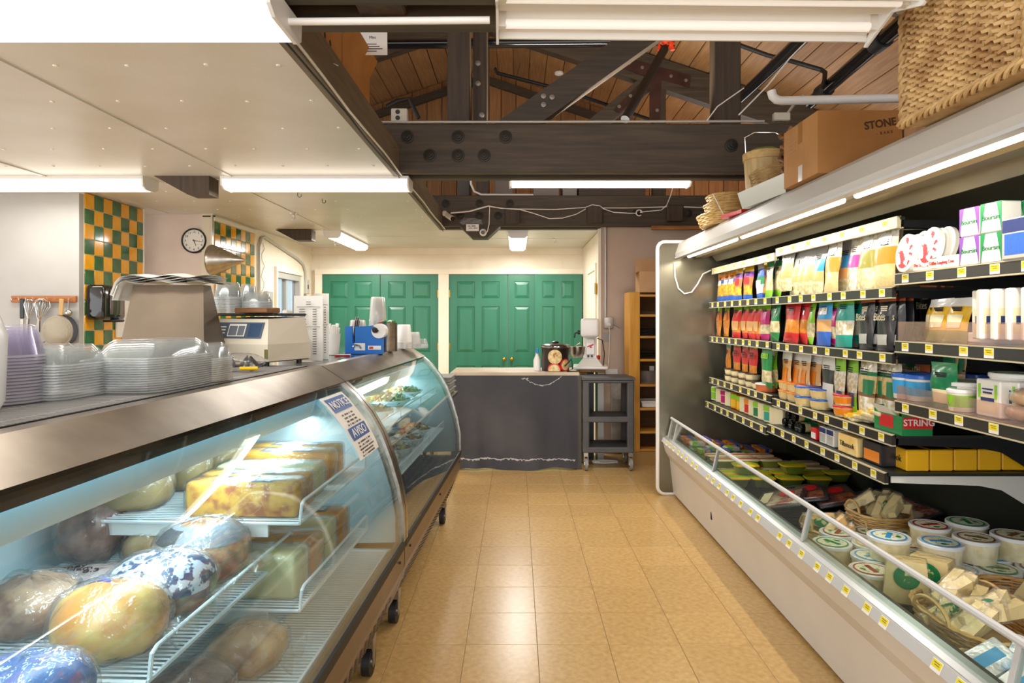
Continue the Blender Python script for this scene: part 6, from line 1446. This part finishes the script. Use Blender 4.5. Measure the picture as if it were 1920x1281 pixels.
pipe('floor_cable', [(.85+.12*math.cos(i*.5), 6.35+.05*math.sin(i*.5), .012+.001*i) for i in range(22)], .006, m_pvc, 'white cable coiled on the floor under the cart', 'cable', n=6)
o = thing('wall_panel', 'whitewashed board leaning behind the utility cart', 'board', (1.0, 6.84, 0)); MB().rbox(-.02, .13, 0, .03, .02, .8, .004, 1).build('board', M('whitewash', 'd9d2c6', .7, noise=(6, 'a89c8c')), o)
# tall yellow shelf unit
BX0, BX1, BY0, BY1, BZ = 1.075, 1.75, 6.30, 6.62, 1.645
o = thing('shelf_unit', 'tall yellow pine shelf unit beside the dairy case', 'shelf unit', (0, 0, 0))
m_pine = wood('yellow_pine', 'dba03c', 'c98628', .45, 2, vary=.05); m_pineh = wood('yellow_pine_shelf', 'd9a04a', 'c2822e', .45, 0)
MB().rbox(BX0, BX0+.10, BY0, BY0+.03, 0, BZ, .004, 1).build('face_stile', m_pine, o); MB().rbox(BX0, BX0+.025, BY0+.03, BY1, 0, BZ, .004, 1).build('side', m_pine, o); MB().rbox(BX1-.025, BX1, BY0, BY1, 0, BZ, .004, 1).build('side', m_pine, o)
MB().box(BX0, BX1, BY1, BY1+.012, .05, BZ).build('back', wood('dark_pine_back', '7a5530', '63431f', .6), o)
for k, z in enumerate((.13, .30, .52, .745, .985, 1.205, 1.41, 1.60)): MB().rbox(BX0+.025, BX1-.025, BY0+.004, BY1, z, z+.022, .003, 1).build('shelf', m_pineh, o)
MB().box(BX0, BX1, BY0-.012, BY0, 0, .13).build('plinth', M('plinth_tan', 'b98f52', .6, noise=(3, 'a57b42')), o)
def crate(x, y, z, w_, d_, h, m, lab_, nm='plastic_crate', cat='crate'):
    q = thing(nm, lab_, cat, (x, y, z))
    MB().box(-w_, w_, -d_, -d_+.004, 0, h).box(-w_, w_, d_-.004, d_, 0, h).box(-w_, -w_+.004, -d_, d_, 0, h).box(w_-.004, w_, -d_, d_, 0, h).box(-w_, w_, -d_, d_, 0, .004).build('walls', m, q)
    MB().box(-w_-.006, w_+.006, -d_-.006, -d_+.008, h-.014, h).box(-w_-.006, w_+.006, d_-.008, d_+.006, h-.014, h).build('rim', m, q)
crate(1.30, 6.46, .543, .1, .11, .06, m_pvc, 'shallow white tray on the yellow shelf unit')
q = thing('clear_basin', 'clear plastic basin with a white card on the yellow shelf unit', 'basin', (1.29, 6.45, .768)); MB().lathe([(.09, 0), (.1, .01), (.118, .12), (.125, .125)], 24).build('basin', m_clear, q, True); MB().box(.0, .045, -.02, -.018, .12, .165).build('card', m_paper, q)
q = thing('glass_dishes', 'stack of glass baking dishes on the yellow shelf unit', 'dishes', (1.28, 6.45, 1.008))
for k in range(3): MB().rbox(-.1, .1, -.1, .1, .025*k, .025*k+.022, .008, 1).build('dish', clear('smoke_glass', '8a8a78', .1, .2, '6a6a5a', .05), q)
q = thing('black_basket', 'black woven tray on the yellow shelf unit', 'tray', (1.28, 6.44, 1.228))
m = MB()
for r in range(5): weave_ring(m, lambda u: (.11*math.copysign(abs(math.cos(2*PI*u))**.5, math.cos(2*PI*u)), .1*math.copysign(abs(math.sin(2*PI*u))**.5, math.sin(2*PI*u))), 48, .007, .008+.013*r, PI*(r % 2), .004, 12)
m.build('weave', m_blackm, q, True)
q = thing('cardboard_carton', 'open pale cardboard carton on top of the shelf unit', 'box', (1.18, 6.36, BZ+.001)); MB().box(0, .3, 0, .22, 0, .20).build('carton', m_cardl, q); MB().add([(0, 0, .20), (0, .2, .20), (-.17, .18, .13), (-.17, .02, .13)], [(0, 1, 2, 3)]).build('flap', m_cardl, q); MB().add([(0, .22, .2), (.3, .22, .2), (.3, .25, .34), (0, .25, .34)], [(0, 1, 2, 3)]).build('flap', m_cardl, q)
text('— — — —', .02, M('faint_print2', 'a5794f', .8), q, (.12, -.001, .03), RX, name='print')
# electrical on the tan wall
pipe('conduit', [(.925, 6.885, 2.34), (.925, 6.885, 1.36)], .013, m_alu, 'vertical grey conduit on the tan wall', 'conduit')
q = thing('outlet_box', 'round-cornered steel outlet box with white plug on the tan wall', 'outlet', (.955, 6.9, 1.35)); MB().rbox(-.05, .05, -.045, 0, -.06, .06, .015, 2).build('box', m_alu, q, True); MB().rbox(-.015, .018, -.075, -.045, -.035, -.005, .005, 1).build('plug', m_pvc, q)
MB().tube([(0, -.06, -.03), (.01, -.05, -.1), (.005, -.04, -.3), (-.005, -.03, -.48)], .006, 6).build('cord', m_pvc, q, True); MB().cyl((.05, -.03, 0), (.12, -.03, -.05), .008, n=6).build('side_conduit', m_alu, q)
q = thing('outlet_plate', 'white power strip box low on the tan wall', 'outlet', (.985, 6.9, .83)); MB().rbox(-.06, .07, -.03, 0, -.05, .04, .005, 1).build('cover', m_pvc, q)
q = tag(MB().box(-.04, .04, -.003, 0, -.05, .05).build('grey_plate', m_grey, None, False, (.945, 6.9, 1.20)), 'small grey cover plate under the steel outlet box', 'plate')
# steel side table and grey bins by the far deli case end
o = thing('steel_side_table', 'steel side table at the end of the deli case', 'table', L(-.80, 4.95, 0), LR); MB().rbox(-.2, .14, -.18, .2, .80, .83, .004, 1).build('top', m_steel2, o)
for x in (-.18, -.06): MB().cyl((x, -.15, 0), (x, -.15, .8), .015, n=8).cyl((x, .17, 0), (x, .17, .8), .015, n=8).build('leg', m_steel2, o)
MB().box(-.18, .12, -.16, .18, .3, .32).build('undershelf', m_steel2, o)
for k in range(3):
    q = thing('grey_bin', 'grey plastic bin on the steel side table, %s of the stack' % ORD[k+1], 'bin', L(-.83, 4.95, .831+.045*k), LR, 'grey bins stacked on the side table'); MB().rbox(-.14, .15, -.14, .16, 0, .04, .01, 1).build('bin', M('bin_grey', '8f8e8b', .5), q); MB().box(-.15, .16, -.15, .17, .036, .043).build('rim', M('bin_grey'), q)

# ================================================================ UNDER THE ROOF
o = thing('pinned_note', 'white note with typed lines hanging in the rafters', 'paper', (-.735, 3.40, 2.80), 0., rot=(.05, 0, 0)); 
MB().rbox(-.075, .075, -.001, .001, -.058, .056, .0008, 1).build('sheet', m_paper, o); text('Misc', .02, m_ink, o, (0, -.002, .03), RX)
m = MB()
for r in range(4): m.box(-.055, .02+.015*((r*7) % 3), -.0018, -.001, -.005-.012*r, -.001-.012*r)
m.build('typed_lines', m_ink, o)
MB().cyl((-.06, 0, .05), (-.06, .2, .3), .002, n=5).build('string', m_pvc, o)
for k, (x0, x1, y0, y1, z1, lb) in enumerate(((-1.05, -.79, 2.62, 3.0, 2.72, 'flat cardboard carton leaning on the fascia, nearest'), (-1.1, -.80, 3.06, 3.62, 2.70, 'orange cardboard carton on the fascia beside the note'), (-1.0, -.80, 4.9, 5.4, 2.62, 'opened cardboard box above the ceiling edge'))):
    q = thing('cardboard_box', lb, 'box', (x0, y0, ZC+.031)); MB().box(0, x1-x0, 0, y1-y0, 0, z1-ZC-.031).build('carton', m_card, q)
    MB().add([(x1-x0, 0, z1-ZC-.031), (x1-x0, y1-y0, z1-ZC-.031), (x1-x0+.05, y1-y0-.03, z1-ZC+.05), (x1-x0+.04, .02, z1-ZC+.05)], [(0, 1, 2, 3)]).build('flap', m_card, q)
    if k == 0:
        for y in (.12, .2): MB().cyl((x1-x0, y, .2), (x1-x0+.001, y, .2), .014, n=12).build('hand_hole', m_black, q)
# pipes
def elbow(name, r, mat, pts, lab_, cat='pipe'): return pipe(name, pts, r, mat, lab_, cat, n=12)
elbow('sprinkler_pipe', .045, m_blackg, [U(1515, 62, Z=3.25), U(1390, 182, Z=3.25)], 'thick black sprinkler pipe beside the roof post')
q = U(1545, 165, Z=3.22)
elbow('sprinkler_pipe', .05, m_blackg, [U(1700, 35, Z=3.22), U(1520, 192, Z=3.22)], 'thickest black sprinkler pipe above the cardboard box')
elbow('branch_pipe', .018, m_black, [U(1385, 84, Y=5.6), U(1440, 104, Y=5.5), U(1478, 113, Y=5.4), U(1540, 131, Y=5.3), U(1547, 136, Y=5.25), U(1546, 150, Y=5.2), U(1540, 170, Y=5.1)], 'thin black branch pipe joining two sprinkler pipes')
for k, (px, py, Z, lb) in enumerate(((1650, 78, 3.22, 'upper'), (1545, 170, 3.22, 'lower'))):
    c = U(px, py, Z=Z); tag(MB().cyl(c+Vector((0, -.06, 0)), c+Vector((0, .06, 0)), .062, n=14).build('pipe_coupling', m_black, None, True), 'black coupling on the thickest sprinkler pipe, %s one' % lb, 'coupling')
elbow('pvc_pipe', .024, m_pvc, [U(1446, 170, Y=3.6), U(1449, 181, Y=3.6), U(1456, 187, Y=3.6), U(1466, 189, Y=3.6), U(1690, 184, Y=3.6), (2.76, 3.6, 2.585)], 'white drain pipe with elbow above the cardboard box')
elbow('sprinkler_pipe', .034, m_black, [U(1246, 92, Y=5.4), U(1172, 224, Y=4.9)], 'slanting black pipe below the red fitting')
o = thing('red_fitting', 'bright red pipe fitting at the roof', 'fitting', U(1250, 78, Y=5.42)); m_rf = M('red_enamel', 'e0401c', .35)
MB().blob((0, 0, 0), (.065, .05, .05), 2, .1, 16, 10).build('body', m_rf, o, True); MB().cyl((-.05, 0, -.02), (-.06, 0, -.07), .02, n=10).cyl((.045, 0, -.03), (.05, 0, -.07), .02, n=10).build('ear', m_rf, o, True)
for x in (-.055, .0, .048): MB().cyl((x, -.045, -.04), (x, -.055, -.055), .008, n=8).build('bolt', m_chrome, o)
MB().cyl((-.3, .02, .02), (0, .02, .0), .03, n=10).build('pipe_stub', m_black, o, True)
elbow('sprinkler_line', .02, m_black, [U(928, 128, Y=7.6), U(932, 137, Y=7.6), U(1060, 170, Y=7.7), U(1218, 224, Y=7.8)], 'long thin black sprinkler line along the roof slope')
elbow('sprinkler_line', .02, m_black, [U(725, 200, Y=6.2), U(745, 189, Y=6.2), U(768, 185, Y=6.2), U(785, 222, Y=6.2)], 'bent black sprinkler line above the outlet box')
pipe('pipe_hanger', [U(977, 117, Y=7.62), U(968, 148, Y=7.62)], .006, m_chrome, 'thin chrome hanger on the long sprinkler line', 'hanger', n=6)
pipe('black_conduit', [(-2.6, 5.44, 3.63), (1.1, 5.44, 3.66)], .04, m_blackg, 'long black pipe spanning the roof space to the red fitting', 'pipe')
pipe('white_wire', [U(1385, 216, Y=4.29), U(1440, 160, Y=4.29), U(1480, 110, Y=4.29), U(1530, 60, Y=4.29), (2.3, 4.3, 3.8)], .005, m_pvc, 'white wire slanting up past the dark roof post', 'wire', n=5)
pipe('white_wire', [U(1325, 227, Y=4.28), U(1345, 200, Y=4.27), U(1395, 165, Y=4.26)], .004, m_pvc, 'short white wire at the foot of the roof post', 'wire', n=5)
pipe('flexible_conduit', [(1.09, 1.93, 2.315), (1.13, 1.95, 2.32), (1.16, 1.99, 2.325), (1.18, 2.04, 2.338)], .013, m_alu, 'ribbed flexible conduit beside the wicker hamper', 'conduit', n=8)
c = U(1048, 136, Y=7.7); tag(MB().lathe([(.05, 0), (.05, -.02), (.03, -.03), (0, -.03)], 18).build('smoke_detector', m_pvc, None, True, c), 'small white smoke detector on the roof planks', 'detector')
o = thing('outlet_box', 'beige double outlet box standing on the middle beam', 'outlet', U(750, 218, Y=4.45)); MB().rbox(-.055, .055, -.03, .03, -.045, .045, .006, 1).build('box', m_beige, o)
for z in (-.02, .02): MB().cyl((-.01, -.03, z), (-.01, -.032, z), .016, n=14).build('receptacle', m_blackm, o)
o = thing('junction_box', 'beige junction box on the middle beam by the cardboard box', 'electrical box', U(1465, 219, Y=4.42)); MB().rbox(-.055, .055, -.02, .02, -.03, .025, .006, 1).build('box', m_beige, o); MB().tube([(.04, 0, .02), (.1, .02, .1), (.17, .05, .16)], .01, 6).build('whip', m_alu, o, True)
# cameras and cables on the far beam
o = thing('security_camera', 'white bullet camera at the ceiling edge', 'camera', U(838, 405, Y=6.55)); 
MB().rbox(-.045, .0, -.02, .02, .0, .05, .01, 1).build('mount', m_pvc, o); MB().cyl((0, 0, .01), (.06, -.06, -.035), .026, n=16).build('housing', m_pvc, o, True); MB().cyl((.058, -.058, -.034), (.066, -.066, -.04), .024, n=16).build('lens', m_blackg, o, True)
o = thing('security_camera', 'small dome camera under the far beam gusset', 'camera', U(906, 436, Y=6.77)); MB().blob((0, 0, 0), (.038, .035, .038), 1, 0, 18, 10, p=2).build('housing', m_pvc, o, True); MB().cyl((0, -.03, -.004), (-.002, -.042, -.006), .02, n=16).build('lens', m_blackg, o, True)
o = thing('security_camera', 'little black camera clipped on the far beam', 'camera', U(1194, 398, Y=6.74)); MB().rbox(-.04, .03, -.02, .02, -.022, .022, .01, 1).build('housing', m_blackm, o, True); MB().tube([(.02+.03*math.cos(i*.6), -.02, -.01+.03*math.sin(i*.6)) for i in range(10)], .006, 6).build('ring', m_pvc, o, True)
o = thing('beam_note', 'small taped note on the far beam gusset', 'paper', U(886, 427, Y=6.76)); MB().box(-.065, .065, -.002, 0, -.035, .035).build('note', m_paper, o); MB().box(-.045, -.02, -.003, -.002, .012, .018).box(-.012, .03, -.003, -.002, .012, .02).box(-.04, .0, -.003, -.002, -.008, -.002).box(.008, .05, -.003, -.002, -.008, -.001).build('writing', m_ink, o)
MB().add([(-.14, .0, .05), (-.09, -.005, .10), (.08, -.005, .09), (.11, 0, .03), (.03, -.004, .02), (-.1, -.004, .03)], [(0, 1, 2, 3, 4, 5)]).build('tape', m_wrap, o)
def cable(pts, lab_, r=.0045): pipe('cable', [U(a, b, Y=6.72) for a, b in pts], r, m_pvc, lab_, 'cable', n=5)
cable(((845, 399), (880, 396), (900, 390), (916, 386), (940, 391), (975, 392), (1040, 393), (1098, 389), (1110, 384), (1125, 386), (1130, 390), (1180, 390), (1250, 388)), 'upper white cable strung along the far beam')
cable(((845, 400), (880, 397), (915, 387), (945, 391), (975, 393), (1000, 400), (1030, 410), (1055, 409), (1080, 402), (1098, 392)), 'sagging white cable along the far beam')
cable(((918, 388), (917, 420), (914, 434), (908, 440)), 'white cable dropping to the dome camera'); cable(((1130, 391), (1150, 398), (1180, 400), (1192, 400)), 'white cable running to the little black camera')
cable(((1200, 398), (1240, 394), (1250, 385), (1258, 365), (1262, 350)), 'white cable rising to the tube light'); cable(((1282, 388), (1310, 389), (1345, 387)), 'white cable running toward the dairy case')
# stored goods seen over the far beam
for k, (a, b, c_, d_, col, lb) in enumerate(((858, 366, 880, 336, '6d6660', 'grey file box stored above the alcove beside the bent conduit'), (928, 366, 962, 335, '8a8078', 'ribbed grey panel stored above the alcove'), (1000, 366, 1048, 350, '9a9088', 'long grey carton stored above the alcove'), (1055, 366, 1082, 348, 'a79e94', 'pale grey carton stored above the alcove'), (1085, 367, 1210, 348, '5c4f45', 'long brown carton stored above the alcove'))):
    p = U(a, b, Y=7.3); q = U(c_, d_, Y=7.3); o = thing('storage_carton', lb, 'carton', (p.x, 7.3, ZC+.031), 0, 'cartons stored above the alcove'); MB().rbox(0, q.x-p.x, 0, .3, 0, q.z-ZC-.031, .005, 1).build('carton', M('stored_%d' % k, col, .7), o); MB().box(.01, q.x-p.x-.01, -.002, 0, (q.z-ZC)*.6, (q.z-ZC)*.62).build('seam', m_black, o)
# ---- tidy up prototypes
for o in list(bpy.data.objects):
    if o.name not in sc.objects: bpy.data.objects.remove(o)
